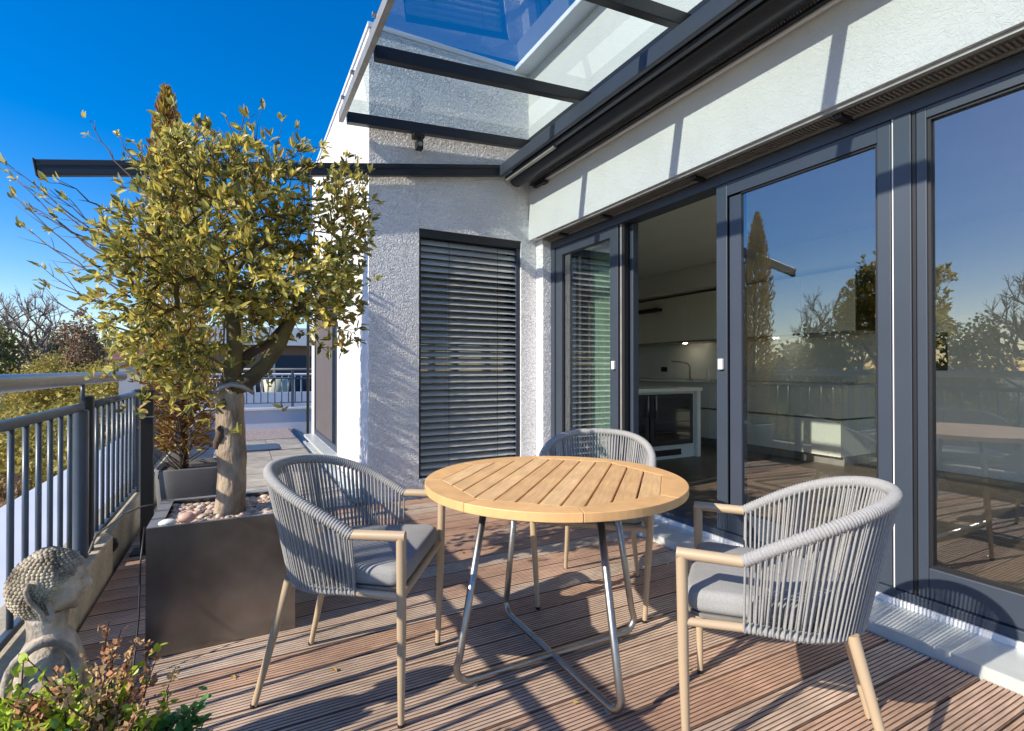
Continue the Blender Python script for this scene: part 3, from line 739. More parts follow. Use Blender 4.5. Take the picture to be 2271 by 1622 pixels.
MB().tube([(1.425, 4.49, 3.21), (1.425, 4.49, 3.25)], 0.014, 8).build('pivot', M['black'], t)
MB().tube([(1.425, 4.452, 3.18), (1.425, 4.44, 3.18)], 0.02, 12).build('lens', M['greymetal'], t)

# ------------------------------------------------------------------ table
TC = (1.098, 1.722)
t = thing('round_table', 'round teak slatted table on crossed steel tube legs', 'table', (TC[0], TC[1], 0))
R = 0.503; AP = 0.405; TH = 0.03; ZT_ = 0.742
ri = AP/math.cos(math.pi/8)
for k in range(8):
    a0 = math.radians(22.5+45*k)+0.0012; a1 = math.radians(67.5+45*k)-0.0012
    inner = [(ri*math.cos(a1), ri*math.sin(a1)), (ri*math.cos(a0), ri*math.sin(a0))]
    outer = [(R*math.cos(a0+(a1-a0)*i/14), R*math.sin(a0+(a1-a0)*i/14)) for i in range(15)]
    MB().prism([(TC[0]+x, TC[1]+y) for x, y in inner+outer], ZT_-TH, ZT_).build('rim_segment', M['teak_rim'], t, bevel=0.0025)
U = (math.cos(math.radians(45)), math.sin(math.radians(45))); V_ = (-U[1], U[0])
NS = 11; wS = 2*AP/NS
for k in range(NS):
    c0 = -AP + k*wS + (0.0035 if k else 0.0005); c1 = -AP+(k+1)*wS-(0.0035 if k < NS-1 else 0.0005)
    poly = [(-1, c0), (1, c0), (1, c1), (-1, c1)]
    for j in range(8):
        a = math.radians(45*j); poly = clip_poly(poly, math.cos(a), math.sin(a), AP-0.0008)
    # local frame: slat runs along local Y so the grain follows it
    sb = MB().prism([(-p[1]+ (c0+c1)/2, p[0]) for p in poly], -0.022, -0.0004)
    o = inst(sb.mesh('slat', M['teak']), 'slat', t)
    bv = o.modifiers.new('bevel', 'BEVEL'); bv.width = 0.002; bv.segments = 2; bv.limit_method = 'ANGLE'
    cc = (c0+c1)/2
    o.location = (V_[0]*cc, V_[1]*cc, ZT_); o.rotation_euler = (0, 0, math.radians(45-90))
MB().prism([(TC[0]+0.37*math.cos(i*math.pi/12), TC[1]+0.37*math.sin(i*math.pi/12)) for i in range(24)], ZT_-TH-0.012, ZT_-TH-0.001).build('support_disc', M['black_metal'], t)
BC = (TC[0]+0.015, TC[1]+0.03)
def ubar(dx, dy, zb):
    pts = [];
    rt, rb, rad = 0.295, 0.415, 0.055
    for sgn in (-1, 1):
        seq = [(rt, 0.70)]
        seq += [(rb-0.012, 0.12)]
        for a in range(0, 91, 15):
            a = math.radians(a); seq.append((rb-rad+rad*math.cos(a)-0.0, zb+rad-rad*math.sin(a)))
        seq = [(q[0], q[1]) for q in seq]
        if sgn == -1: pts += [(-r_, z_) for r_, z_ in seq]
        else: pts += [(r_, z_) for r_, z_ in reversed(seq)]
    return MB().tube([(BC[0]+dx*r_, BC[1]+dy*r_, z_) for r_, z_ in pts], 0.0135, 14)
ubar(0, 1, 0.026).build('leg_frame', M['steel'], t, smooth=True)
ubar(1, 0, 0.030).build('leg_frame', M['steel'], t, smooth=True)
for dx, dy in ((0,-1),(0,1),(-1,0),(1,0)):
    MB().tube([(BC[0]+dx*0.34, BC[1]+dy*0.34, 0.0), (BC[0]+dx*0.34, BC[1]+dy*0.34, 0.014)], 0.009, 8).build('foot', M['greymetal'], t)

# ------------------------------------------------------------------ chairs
def rim_pt(s):   # s in -1..1 along the U, left arm (x<0) to right arm
    st = 0.11; arc = math.pi*0.285; tot = 2*st+arc; L = (s+1)/2*tot
    if L < st: x, y, a = -0.285, 0.12-L, 0
    elif L > st+arc: x, y, a = 0.285, 0.01+(L-st-arc), 1
    else:
        th = (L-st)/0.285; x, y = -0.285*math.cos(th), 0.01-0.285*math.sin(th)
    f = max(0.0, min(1.0, (0.12-y)/0.40)); z = 0.632 + 0.175*(1-(1-f)**1.4)
    flare = 1 + 0.03*f
    return Vector((x*flare, (y-0.01)*flare+0.01 if y < 0.01 else y, z))
def ring_pt(s):
    st = 0.082; rr = 0.238; arc = math.pi*rr; tot = 2*st+arc; L = (s+1)/2*tot
    if L < st: x, y = -rr-0.010*(1-L/st), 0.122-L
    elif L > st+arc: x, y = rr+0.010*((L-st-arc)/st), 0.04+(L-st-arc)
    else:
        th = (L-st)/rr; x, y = -rr*math.cos(th), 0.04-rr*math.sin(th)
    f = max(0.0, min(1.0, (0.1-y)/0.3))
    return Vector((x, y, 0.432-0.012*f))
def wrapped(path_fn, r, amp, pitch, L, seg=12):
    n = max(8, int(L/pitch*4)); pts = [path_fn(-1+2*i/n) for i in range(n+1)]
    rad = [r + amp*(0.5-0.5*math.cos(2*math.pi*(i % 4)/4)) for i in range(n+1)]
    return MB().tube(pts, rad, seg)
def pillow(outline, z0, z1, r=0.022, seg=6):
    b = MB(); cx = sum(p[0] for p in outline)/len(outline); cy = sum(p[1] for p in outline)/len(outline); n = len(outline)
    rows = []
    for i in range(seg+1):
        a = math.pi/2*i/seg; rows.append((r*(1-math.sin(a)), z0 + r*(1-math.cos(a))))
    for i in range(seg+1):
        a = math.pi/2*i/seg; rows.append((r*(1-math.cos(a)), z1 - r*(1-math.sin(a))))
    rows += [(0.07, z1+0.004), (0.14, z1+0.007)]
    for (ins, z) in rows:
        for (x, y) in outline:
            dx, dy = x-cx, y-cy; L = math.hypot(dx, dy); q = max(0, (L-ins)/L); b.v.append((cx+dx*q, cy+dy*q, z))
    for i in range(len(rows)-1):
        for k in range(n):
            k2 = (k+1) % n; b.f.append((i*n+k, i*n+k2, (i+1)*n+k2, (i+1)*n+k)); b.m.append(0)
    b.v.append((cx, cy, z1+0.008)); c = len(b.v)-1; base = (len(rows)-1)*n
    for k in range(n): b.f.append((base+k, base+(k+1) % n, c)); b.m.append(0)
    b.f.append(tuple(reversed(range(n)))); b.m.append(0)
    return b
def round_outline():
    pts = []
    W, F_, rc = 0.247, 0.285, 0.05
    for a in range(0, 91, 15): a = math.radians(a); pts.append((W-rc+rc*math.cos(a), F_-rc+rc*math.sin(a)-0.0))
    for a in range(90, 181, 15): a = math.radians(a); pts.append((-W+rc+rc*math.cos(a), F_-rc+rc*math.sin(a)))
    for a in range(0, 181, 9): a = math.radians(a); pts.append((-0.228*math.cos(a), 0.03-0.222*math.sin(a)))
    return pts
def make_chair(label):
    t = thing('garden_chair', label, 'chair', (0,0,0), 'rope back garden chairs around the table')
    wrapped(rim_pt, 0.0165, 0.0032, 0.0085, 1.12).build('backrest_rim', M['cord'], t, smooth=True)
    wrapped(ring_pt, 0.0135, 0.0030, 0.0105, 0.92).build('wrapped_seat_ring', M['cord'], t, smooth=True)
    cb = MB(); N = 66
    for i in range(N):
        s = -0.985+1.97*i/(N-1)
        j = random.uniform(-0.004, 0.004)
        a = rim_pt(s); b = ring_pt(s+j)
        out = Vector((a.x, a.y-0.01, 0)); out = out.normalized() if out.length > 0 else Vector((0,-1,0))
        for sg, off in ((1, 0.0), (-1, 0.006)):
            ss = min(1, max(-1, s + off + (0.0 if sg > 0 else 0.004)))
            a2 = rim_pt(ss); b2 = ring_pt(min(1, max(-1, s+j+off*0.8)))
            o1 = out*(0.013*sg); mid = (a2+b2)/2 + o1*0.9 + Vector((random.uniform(-.0012,.0012), random.uniform(-.0012,.0012), 0))
            cb.tube([a2+o1*0.9, mid, b2+o1*1.1+Vector((0,0,-0.004))], 0.0034, 6, cap=False)
    cb.build('backrest_cords', M['cord'], t, smooth=True, kind='stuff')
    for sx in (-1, 1):
        # front leg with mitred arm
        MB().tube([(sx*0.252, 0.275, 0.0), (sx*0.270, 0.282, 0.32), (sx*0.285, 0.285, 0.632)], [0.0105, 0.0155, 0.0165], 14).build('leg', M['tan'], t, auto=True)
        MB().tube([(sx*0.285, 0.2985, 0.632), (sx*0.285, 0.12, 0.632)], 0.0168, 14).build('armrest', M['tan'], t, auto=True)
        MB().tube([(sx*0.205, -0.262, 0.0), (sx*0.168, -0.155, 0.432)], [0.0105, 0.0165], 14).build('leg', M['tan'], t, auto=True)
        MB().tube([(sx*0.252, 0.275, -0.0005), (sx*0.252, 0.275, 0.012)], 0.0115, 12).build('foot_cap', M['black'], t)
        MB().tube([(sx*0.205, -0.262, -0.0005), (sx*0.205, -0.262, 0.012)], 0.0115, 12).build('foot_cap', M['black'], t)
        MB().tube([(sx*0.272, 0.280, 0.430), (sx*0.2475, 0.115, 0.431)], 0.0125, 12).build('side_rail', M['tan'], t, auto=True)
    MB().tube([(-0.272, 0.280, 0.430), (0.272, 0.280, 0.430)], 0.0135, 12).build('front_rail', M['tan'], t, auto=True)
    pillow(round_outline(), 0.447, 0.515, 0.026).build('seat_cushion', M['cushion'], t, smooth=True)
    MB().prism([(x*0.97, (y-0.03)*0.97+0.03) for x, y in round_outline()], 0.434, 0.446).build('seat_pan', M['greymetal'], t)
    return t
def place(t, front_mid, face):
    f = Vector((face[0], face[1], 0)).normalized()
    loc = Vector((front_mid[0], front_mid[1], 0)) - f*0.285
    t.location = loc; t.rotation_euler = (0, 0, math.atan2(f.y, f.x)-math.pi/2)
c1 = make_chair('right hand rope back chair in full sun with its back to the glass doors')
place(c1, (1.368, 1.278), (-0.613, 0.79))
c2 = copy_tree(c1); c2['label'] = 'left hand rope back chair beside the dark planter, its seat half in shade'
place(c2, (0.617, 1.872), (0.835, -0.548))
c3 = copy_tree(c1); c3['label'] = 'rope back chair behind the table, only its back and legs showing'
place(c3, (1.466, 1.99), (-0.686, -0.729))

# ------------------------------------------------------------------ planter with olive tree
px0, px1, py0, py1, pz = -0.330, 0.225, 2.517, 3.02, 0.527
t = thing('metal_planter', 'large square dark bronze metal planter holding the olive tree', 'planter', ((px0+px1)/2, (py0+py1)/2, 0))
b = MB(); w_ = 0.004
b.box(px0, px1, py0, py0+w_, 0.002, pz); b.box(px0, px1, py1-w_, py1, 0.002, pz); b.box(px0, px0+w_, py0+w_, py1-w_, 0.002, pz); b.box(px1-w_, px1, py0+w_, py1-w_, 0.002, pz)
b.build('shell', M['planter'], t)
b = MB(); e = 0.05
b.box(px0+.001, px1-.001, py0+.001, py0+0.012, pz, pz+0.003); b.box(px0+.001, px0+e, py0+0.012, py1-0.012, pz, pz+0.003); b.box(px1-0.014, px1-.001, py0+0.012, py1-0.012, pz, pz+0.003); b.box(px0+.001, px1-.001, py1-0.03, py1-.001, pz, pz+0.003)
b.build('rim_flange', M['planter_edge'], t)
b = MB(); n = 18
for i in range(n+1):
    for j in range(n+1):
        x = px0+w_+(px1-px0-2*w_)*i/n; y = py0+w_+(py1-py0-2*w_)*j/n; b.v.append((x, y, pz-0.045+0.012*math.sin(x*17)*math.cos(y*23)))
for i in range(n):
    for j in range(n): b.f.append((i*(n+1)+j, (i+1)*(n+1)+j, (i+1)*(n+1)+j+1, i*(n+1)+j+1)); b.m.append(0)
b.build('soil', M['soil'], t, smooth=True)
peb = MB()
for k in range(1400):
    x = random.uniform(px0+0.055, px1-0.02); y = random.uniform(py0+0.02, py1-0.03)
    if math.hypot(x+0.04, y-2.746) < 0.075: continue
    s_ = random.choice([0.006, 0.007, 0.009, 0.010, 0.013, 0.018]); 
    peb.ball((x, y, pz-0.030+random.uniform(-0.004, 0.010)), s_, (random.uniform(.8,1.35), random.uniform(.8,1.3), random.uniform(.45,.75)), 7, 5, 0.08)
    for _ in range(7*3+14): pass
peb.m = [random.random() < 0.0 for _ in peb.f]
# colour pebbles by stone
fcount = 7*3+14
peb.m = [((i // fcount)*7919 % 5) % 3 for i in range(len(peb.f))]
o = peb.build('gravel', [M['pebble'], M['pebble_tan'], M['pebble_pink']], smooth=True, kind='stuff'); tag(o, 'mixed pale and pink pebbles covering the soil of the olive planter', 'gravel')
o = MB().ball((-0.262, 2.565, pz+0.004), 0.030, (1.1,.8,.5), 12, 8, 0.03).build('pebble', M['pebble_white'], smooth=True); tag(o, 'large white pebble at the front left corner of the planter', 'pebble')
o = MB().ball((-0.195, 2.585, pz+0.012), 0.032, (1.05,.9,.7), 12, 8, 0.04).build('pebble', M['pebble_pink'], smooth=True); tag(o, 'rounded salmon pink pebble next to the large white pebble', 'pebble')

# olive tree
t = thing('olive_tree', 'bushy olive tree with thick pale trunk growing in the metal planter', 'tree', (-0.04, 2.746, 0.48))
tb = MB(); pts = []; rr = []
for i in range(26):
    s = i/25; z = 0.47+s*0.64
    pts.append((-0.04+0.008*math.sin(s*5)+0.01*s, 2.746+0.006*math.cos(s*7), z)); rr.append((0.065 - 0.003*s if s < 0.86 else 0.0624-0.020*((s-0.86)/0.14)**1.5) - 0.003*math.sin(s*3.1) + 0.0012*math.sin(s*31)+0.0015*math.sin(s*13+1))
tb.tube(pts, rr, 22)
trv = []
for (x, y, z) in tb.v:
    a = math.atan2(y-2.746, x+0.04); q = 1+0.02*math.sin(a*3+z*6)+0.014*math.sin(a*7-z*14)
    trv.append((-0.04+(x+0.04)*q, 2.746+(y-2.746)*q, z))
tb.v = trv
trunk = tb.build('trunk', M['bark'], t, smooth=True)
# knots and wound
for (a, z, r_) in ((-2.3, 0.87, 0.026), (-2.7, 0.83, 0.018), (-2.0, 1.01, 0.015)):
    kb = MB(); kb.ball((-0.04+0.056*math.cos(a), 2.746+0.056*math.sin(a), z), r_, (0.8, 0.8, 1.5), 11, 8, 0.22)
    kb.build('bark_scar', M['twig'], trunk, smooth=True)
limbs = [
 [(-0.035, 2.746, 1.05), (-0.03, 2.745, 1.16), (-0.02, 2.745, 1.28), (-0.03, 2.745, 1.42), (-0.045, 2.745, 1.56)],
 [(-0.03, 2.745, 1.08), (0.045, 2.735, 1.12), (0.11, 2.725, 1.19), (0.17, 2.715, 1.28), (0.22, 2.71, 1.40), (0.30, 2.72, 1.54)],
 [(-0.03, 2.745, 1.16), (0.04, 2.80, 1.24), (0.13, 2.84, 1.30), (0.22, 2.87, 1.42)],
 [(-0.03, 2.745, 1.16), (-0.14, 2.72, 1.24), (-0.28, 2.70, 1.34), (-0.42, 2.68, 1.50)],
 [(-0.02, 2.745, 1.28), (-0.12, 2.82, 1.42), (-0.22, 2.88, 1.60)],
 [(-0.02, 2.745, 1.28), (0.06, 2.66, 1.42), (0.12, 2.60, 1.62)],
]
def crown_targets(n):
    T = []
    fwd = np.array([math.sin(YAW), math.cos(YAW), 0]); rt = np.array([math.cos(YAW), -math.sin(YAW), 0])
    c0 = np.array([0.0, 2.73, 1.70])
    while len(T) < n:
        p = RS.uniform(-1, 1, 3); r = np.linalg.norm(p)
        if r > 1 or r < 0.25 and RS.rand() < 0.7: continue
        lump = 0.84 + 0.16*math.sin(p[0]*5.1+1)*math.cos(p[2]*4.3+p[1]*3)
        if r > lump: continue
        a = p[0]*0.74; b = p[1]*0.55; z = p[2]*0.70
        if z > 0.35 and abs(a) > 0.6: continue
        if z < -0.50 and a > 0.05: continue         # foliage hangs lower on the left of the trunk
        if z < -0.3 and a > -0.05 and a < 0.50 and RS.rand() < 0.85: continue
        if a < -0.46 and z > -0.2 and RS.rand() < 0.85: continue
        q = c0 + rt*a + fwd*b + np.array([0, 0, z])
        # gaps
        if math.sin(q[0]*11+q[2]*7)*math.sin(q[2]*9-q[0]*4+q[1]*5) > 0.30: continue
        T.append(q)
    return np.array(T)
targ = crown_targets(1900)
P, par, cnt, tips = grow(limbs, targ, 0.045, jit=0.10)
bm_ = MB(); skeleton_mesh(bm_, P, par, cnt, 0.0012, 0.42, 0.024, 7)
bm_.build('branches', [M['bark_green']], t, smooth=True)
# two stout limbs overlay
MB().tube(limbs[0], [0.050, 0.040, 0.034, 0.028, 0.022], 14).build('limb', M['bark_green'], t, smooth=True)
MB().tube(limbs[1], [0.050, 0.036, 0.032, 0.029, 0.024, 0.017], 14).build('limb', M['bark_green'], t, smooth=True)
MB().tube(limbs[2], [0.034, 0.024, 0.02, 0.014], 12).build('limb', M['twig'], t, smooth=True)
# bare twigs reaching out to the upper left
def cpt(u, v, d):
    a = (u-1135.5)/FPX; return np.array([d*(math.sin(YAW)+a*math.cos(YAW)), d*(math.cos(YAW)-a*math.sin(YAW)), EYE-(v-818)*d/FPX])
bt = MB(); bare_tips = []
starts = [((300, 620), (20, 385)), ((330, 640), (28, 430)), ((310, 600), (12, 365)), ((300, 560), (75, 470)), ((280, 640), (45, 500)), ((300, 560), (150, 440)),
          ((320, 420), (190, 262)), ((330, 400), (260, 300)), ((560, 400), (500, 262)), ((600, 380), (560, 290)), ((680, 380), (655, 320)),
          ((420, 360), (380, 230)), ((330, 700), (120, 640)), ((300, 740), (105, 660)), ((310, 580), (40, 400)), ((300, 610), (60, 450)), ((290, 660), (95, 540)), ((300, 540), (110, 420)), ((340, 700), (90, 590)), ((500, 380), (540, 255)), ((640, 380), (600, 300)), ((520, 400), (480, 300)), ((760, 480), (800, 400)), ((260, 480), (130, 400))]
for (a, b_) in starts:
    d0 = random.uniform(2.35, 2.6); d1 = d0 + random.uniform(-0.15, 0.1)
    p0 = cpt(*a, d0); p1 = cpt(*b_, d1); side = np.array([0, 0, 1.0])*np.linalg.norm(p1-p0)*random.uniform(-0.10, 0.02)
    ptsb = [p0+(p1-p0)*s + side*math.sin(math.pi*s)+RS.normal(0, 0.004, 3) for s in np.linspace(0, 1, 9)]
    bt.tube(ptsb, [0.0052-0.0038*i/8 for i in range(9)], 5)
    for s in (4, 6, 7):
        dd = unit(ptsb[s]-ptsb[s-1])+RS.normal(0, 0.35, 3); q1 = ptsb[s]+dd*random.uniform(0.04, 0.12)
        bt.tube([ptsb[s], (ptsb[s]+q1)/2+RS.normal(0, .004, 3), q1], [0.002, 0.0015, 0.0009], 4)
        if random.random() < 0.6: bare_tips.append((q1, dd))
    bare_tips.append((p1, p1-ptsb[-2]))
bt.build('bare_twigs', M['twig'], t, smooth=True, kind='stuff')
xf = []
def whorl(p, d, n, L0, spread=0.9):
    d = unit(d)
    for k in range(n):
        r = RS.normal(0, 1, 3); r = unit(r-d*np.dot(r, d))
        dd = unit(d*(0.65+0.5*RS.rand())+r*spread+np.array([0, 0, 0.15]))
        upn = unit(d*0.6+np.array([-0.8, -0.35, 0.5])+RS.normal(0, 0.5, 3))
        dd, nn = basis(dd, upn)
        kk = RS.choice([0, 0, 1, 1, 1, 2, 2, 3], p=None)
        if kk == 3 and RS.rand() < 0.5: kk = 1
        xf.append((np.asarray(p)+RS.normal(0, 0.006, 3), dd, nn, L0*(0.55+0.95*RS.rand()), int(kk)))
for ti in tips:
    p = P[ti]; q = P[par[ti]]
    whorl(p, (p-q)+np.array([-0.004, 0, 0.012]), RS.randint(5, 8), 0.037)
    if par[ti] >= 0 and RS.rand() < 0.75:
        whorl(q, (p-q)+RS.normal(0, 0.02, 3), RS.randint(1, 4), 0.033)
for (p, d) in bare_tips:
    if RS.rand() < 0.75: whorl(p, d, RS.randint(2, 6), 0.042, 0.6)
# hanging sprays at lower left and lower right
def sprays(lst, L=0.044):
    for (u, v, d, n) in lst:
        for _ in range(n):
            p = cpt(u+RS.normal(0, 22), v+RS.normal(0, 20), d+RS.normal(0, 0.07)); whorl(p, RS.normal(0, 1, 3)+np.array([0, 0, 0.4]), RS.randint(4, 8), L)
sprays([(300, 800, 2.45, 9), (360, 830, 2.4, 10), (420, 850, 2.35, 8), (350, 890, 2.4, 6), (270, 770, 2.5, 7), (480, 800, 2.3, 9), (410, 780, 2.4, 11), (240, 680, 2.5, 7), (455, 880, 2.3, 7), (300, 700, 2.45, 10), (360, 720, 2.4, 10), (400, 900, 2.4, 6), (330, 860, 2.5, 6), (260, 830, 2.5, 5), (190, 640, 2.5, 4), (500, 920, 2.25, 2)])
sprays([(560, 790, 2.5, 2), (740, 760, 2.5, 2), (580, 830, 2.6, 2), (625, 905, 2.5, 1), (760, 700, 2.5, 3), (810, 620, 2.5, 3), (830, 560, 2.55, 2)], 0.038)
dist = [np.linalg.norm(np.array(x[0])-np.array([0, 0, EYE])) for x in xf]
order = np.argsort(dist)
near = [xf[i] for i in order[:295]]; rest = [xf[i] for i in order[295:]]
LM = [M['leaf1'], M['leaf2'], M['leaf3'], M['leaf4']]
lmesh = [leaf_mesh('leaf', m, 0.40) for m in LM]
leaf_parts(near, lmesh, t)
leaf_cloud('foliage', LM, rest, t, w=0.40)
o = MB().tube([(-0.112, 2.69, 1.055), (-0.075, 2.675, 1.085), (-0.03, 2.668, 1.10), (0.015, 2.672, 1.088), (0.06, 2.685, 1.055)], [0.009, 0.012, 0.013, 0.012, 0.008], 6).build('hose_strap', M['greymetal'], smooth=True)
tag(o, 'pale grey strap bent over the top of the thick olive trunk', 'strap')

lx = []
for k in range(34):
    x = RS.uniform(-0.55, 2.3); y = RS.choice([RS.uniform(1.0, 2.5), RS.uniform(2.9, 4.4)])
    dd, nn = basis([RS.normal(), RS.normal(), 0.05], [0.1*RS.normal(), 0.1*RS.normal(), 1])
    lx.append((np.array([x, y, 0.0045]), dd, nn, 0.022+0.018*RS.rand(), int(RS.choice([1, 3, 3]))))
o = leaf_cloud('fallen_leaves', LM, lx, None, w=0.4); tag(o, 'few small dry leaves scattered over the grooved deck boards', 'leaf litter')
# ------------------------------------------------------------------ round pot with conifer
t = thing('stone_pot', 'grey rounded pot standing behind the olive planter', 'pot', (-0.285, 4.47, 0))
pb = MB(); PCX, PCY = -0.285, 4.52
def squircle(prof, hx, hy, n=40):
    b0 = len(pb.v)
    for (q, z) in prof:
        for k in range(n):
            a = 2*math.pi*k/n; ca, sa = math.cos(a), math.sin(a)
            pb.v.append((PCX+q*hx*math.copysign(abs(ca)**0.42, ca), PCY+q*hy*math.copysign(abs(sa)**0.42, sa), z))
    for i in range(len(prof)-1):
        for k in range(n):
            k2 = (k+1) % n; pb.f.append((b0+i*n+k, b0+i*n+k2, b0+(i+1)*n+k2, b0+(i+1)*n+k)); pb.m.append(0)
squircle([(0.0, 0.01), (0.84, 0.01), (0.90, 0.06), (0.97, 0.30), (1.0, 0.45), (0.985, 0.462), (0.94, 0.46), (0.92, 0.41), (0.0, 0.41)], 0.245, 0.215)
pb.build('pot_body', M['concrete_pot'], t, smooth=True)
sb = MB(); sb.box(PCX-0.215, PCX+0.215, PCY-0.185, PCY+0.185, 0.40, 0.432); sb.build('soil', M['soil'], t, smooth=True)
t = thing('conifer', 'tall narrow bronze conifer rising behind the olive tree', 'tree', (-0.38, 4.5, 0.43))
MB().tube([(-0.36, 4.54, 0.42), (-0.38, 4.55, 1.2), (-0.44, 4.56, 2.2), (-0.485, 4.56, 3.1)], [0.03, 0.022, 0.014, 0.004], 8).build('trunk', M['twig'], t, smooth=True)
cx = []; tw = MB()
for k in range(7600):
    s = RS.rand()**0.9; z = 0.56+2.66*s
    R_ = (0.27 if z < 1.2 else 0.27-0.06*min(1, (z-1.2)/0.5)) if z < 2.2 else 0.21*max(0.0, (3.22-z)/1.02)**0.75
    R_ *= 0.85+0.25*math.sin(z*9+k % 7)
    a = RS.rand()*2*math.pi; r = R_*(0.35+0.65*RS.rand()**0.5)
    if z < 1.05: r *= 0.75
    p = np.array([-0.335-0.047*z+r*math.cos(a), 4.56+r*math.sin(a), z])
    d = np.array([math.cos(a)*0.35, math.sin(a)*0.35, 1.0])+RS.normal(0, 0.25, 3)
    if z < 1.1: d = np.array([math.cos(a), math.sin(a), 0.3])+RS.normal(0, 0.5, 3)
    dd, nn = basis(d, RS.normal(0, 1, 3))
    brown = RS.rand() < (0.75 if z < 1.15 else (0.35 if z < 2.5 else 0.5))
    cx.append((p, dd, nn, 0.055*(0.6+0.7*RS.rand()), 1 if brown else 0))
leaf_cloud('crown', [M['thuja'], M['thuja2']], cx, t, w=0.3)
for k in range(60):
    a = RS.rand()*2*math.pi; z = 0.5+RS.rand()*0.7; r = 0.12+0.18*RS.rand()
    tw.tube([(-0.37, 4.5, z-0.1), (-0.37+r*0.6*math.cos(a), 4.5+r*0.6*math.sin(a), z), (-0.37+r*math.cos(a), 4.5+r*math.sin(a), z+0.1)], [0.006, 0.004, 0.0015], 4)
tw.build('lower_twigs', M['twig'], t, kind='stuff')

# ------------------------------------------------------------------ stone bust
BX, BY = -0.437, 1.766
FD = Vector((0.985, 0.13, 0)).normalized()
SDv = Vector((-FD.y, FD.x, 0))      # statue's left (away from camera)
hc = Vector((BX+0.004, BY, 0.606))
def hp(x, y, z): return tuple(hc + (FD*x + SDv*y + Vector((0, 0, z*1.04)))*0.735)
t = thing('stone_bust', 'weathered cast stone bust with curly hair and long ears beside the railing', 'statue', (BX, BY, 0))
def gauss(x, y, cx_, cy_, sx, sy): return math.exp(-((x-cx_)/sx)**2-((y-cy_)/sy)**2)
hb = MB(); nu, nv = 96, 72
def head_r(th, ph):      # th azimuth from face (+x), ph elevation
    x, y, z = math.cos(ph)*math.cos(th), math.cos(ph)*math.sin(th), math.sin(ph)
    ax, ay, az = (0.092 if x > 0 else 0.108), 0.080, 0.105
    rr_ = 1/math.sqrt((x/ax)**2+(y/ay)**2+(z/az)**2)
    t_ = abs(th); d = math.degrees(ph); td = math.degrees(t_)
    if td < 90:
        rr_ += 0.019*gauss(td, d, 0, -12, 8, 9)+0.012*gauss(td, d, 0, 2, 7, 12)      # nose
        rr_ -= 0.010*gauss(td, d, 22, 2, 11, 6)                                       # eye sockets
        rr_ += 0.007*gauss(td, d, 22, -1, 9, 4)                                       # lids
        rr_ += 0.006*gauss(td, d, 24, 13, 15, 4)                                      # brow
        rr_ += 0.013*gauss(td, d, 0, -29, 15, 3.0)+0.013*gauss(td, d, 0, -36, 12, 3.0)   # lips
        rr_ -= 0.006*gauss(td, d, 0, -32.5, 16, 1.6)
        rr_ -= 0.005*gauss(td, d, 0, -42, 14, 3)
        rr_ += 0.020*gauss(td, d, 0, -54, 22, 9)                                      # chin
        rr_ += 0.006*gauss(td, d, 42, -28, 18, 16)                                    # cheek
    return rr_, x, y, z
for j in range(nv+1):
    ph = -math.pi/2+math.pi*j/nv
    for i in range(nu):
        th = -math.pi+2*math.pi*i/nu; r_, x, y, z = head_r(th, ph); hb.v.append(hp(x*r_, y*r_, z*r_))
for j in range(nv):
    for i in range(nu):
        i2 = (i+1) % nu; hb.f.append((j*nu+i, j*nu+i2, (j+1)*nu+i2, (j+1)*nu+i)); hb.m.append(0)
head = hb.build('head', M['stone'], t, smooth=True)
# hair cap + curls
cu = MB()
def on_hair(th, ph):
    td = abs(math.degrees(th)); d = math.degrees(ph)
    line = 30 if td < 30 else (30-(td-30)*0.55 if td < 75 else (5-(td-75)*2.2 if td < 105 else -60))
    return d > line
ring = 0
for j in range(24):
    ph = math.radians(-56+j*6.1)
    ncur = max(4, int(48*math.cos(ph)))
    for i in range(ncur):
        th = -math.pi+2*math.pi*(i+0.5*(j % 2))/ncur
        if not on_hair(th, ph): continue
        r_, x, y, z = head_r(th, ph); r_ += 0.007
        if abs(math.degrees(th)) > 80: r_ += 0.004
        cu.ball(hp(x*r_, y*r_, z*r_), 0.0062*random.uniform(0.85, 1.15), (1, 1, 0.9), 6, 5, 0.15)
for j in range(7):       # topknot
    ph = math.radians(j*14); ncur = max(1, int(20*math.cos(ph)))
    for i in range(ncur):
        th = 2*math.pi*(i+0.5*(j % 2))/ncur; r_ = 0.046
        cu.ball(hp(-0.012+r_*math.cos(ph)*math.cos(th), r_*math.cos(ph)*math.sin(th), 0.082+0.85*r_*math.sin(ph)), 0.0064, (1,1,.9), 6, 5, 0.1)
cu.build('hair_curls', M['stone_hair'], head, smooth=True, kind='stuff')
MB().ball(hp(-0.012, 0, 0.08), 0.036, (1,1,.85), 16, 10).build('topknot', M['stone_hair'], head, smooth=True)
for sg in (-1, 1):
    pts_ = [(-0.035, 0.045), (-0.045, 0.02), (-0.038, -0.01), (-0.022, -0.035), (-0.006, -0.06), (0.0, -0.088), (0.014, -0.094), (0.022, -0.075), (0.014, -0.045), (0.004, -0.02), (0.002, 0.01), (-0.008, 0.035), (-0.035, 0.045)]
    rr_ = [0.006]*len(pts_)
    e = MB(); yb_ = 0.083
    e.tube([hp(x-0.012, sg*(yb_+(0.010 if k < 5 else 0.002)), z-0.005) for k, (x, z) in enumerate(pts_)], rr_, 8)
    e.build('ear', M['stone'], head, smooth=True)
    e = MB(); e.ball(hp(-0.03, sg*0.080, 0.008), 0.016, (1,.4,1.6), 10, 8); e.build('ear', M['stone_hair'], head, smooth=True)
    MB().tube([hp(0.079, sg*0.018, 0.002), hp(0.081, sg*0.028, -0.003), hp(0.074, sg*0.040, 0.0)], [0.001, 0.0018, 0.001], 5).build('eyelid_line', M['twig'], head)
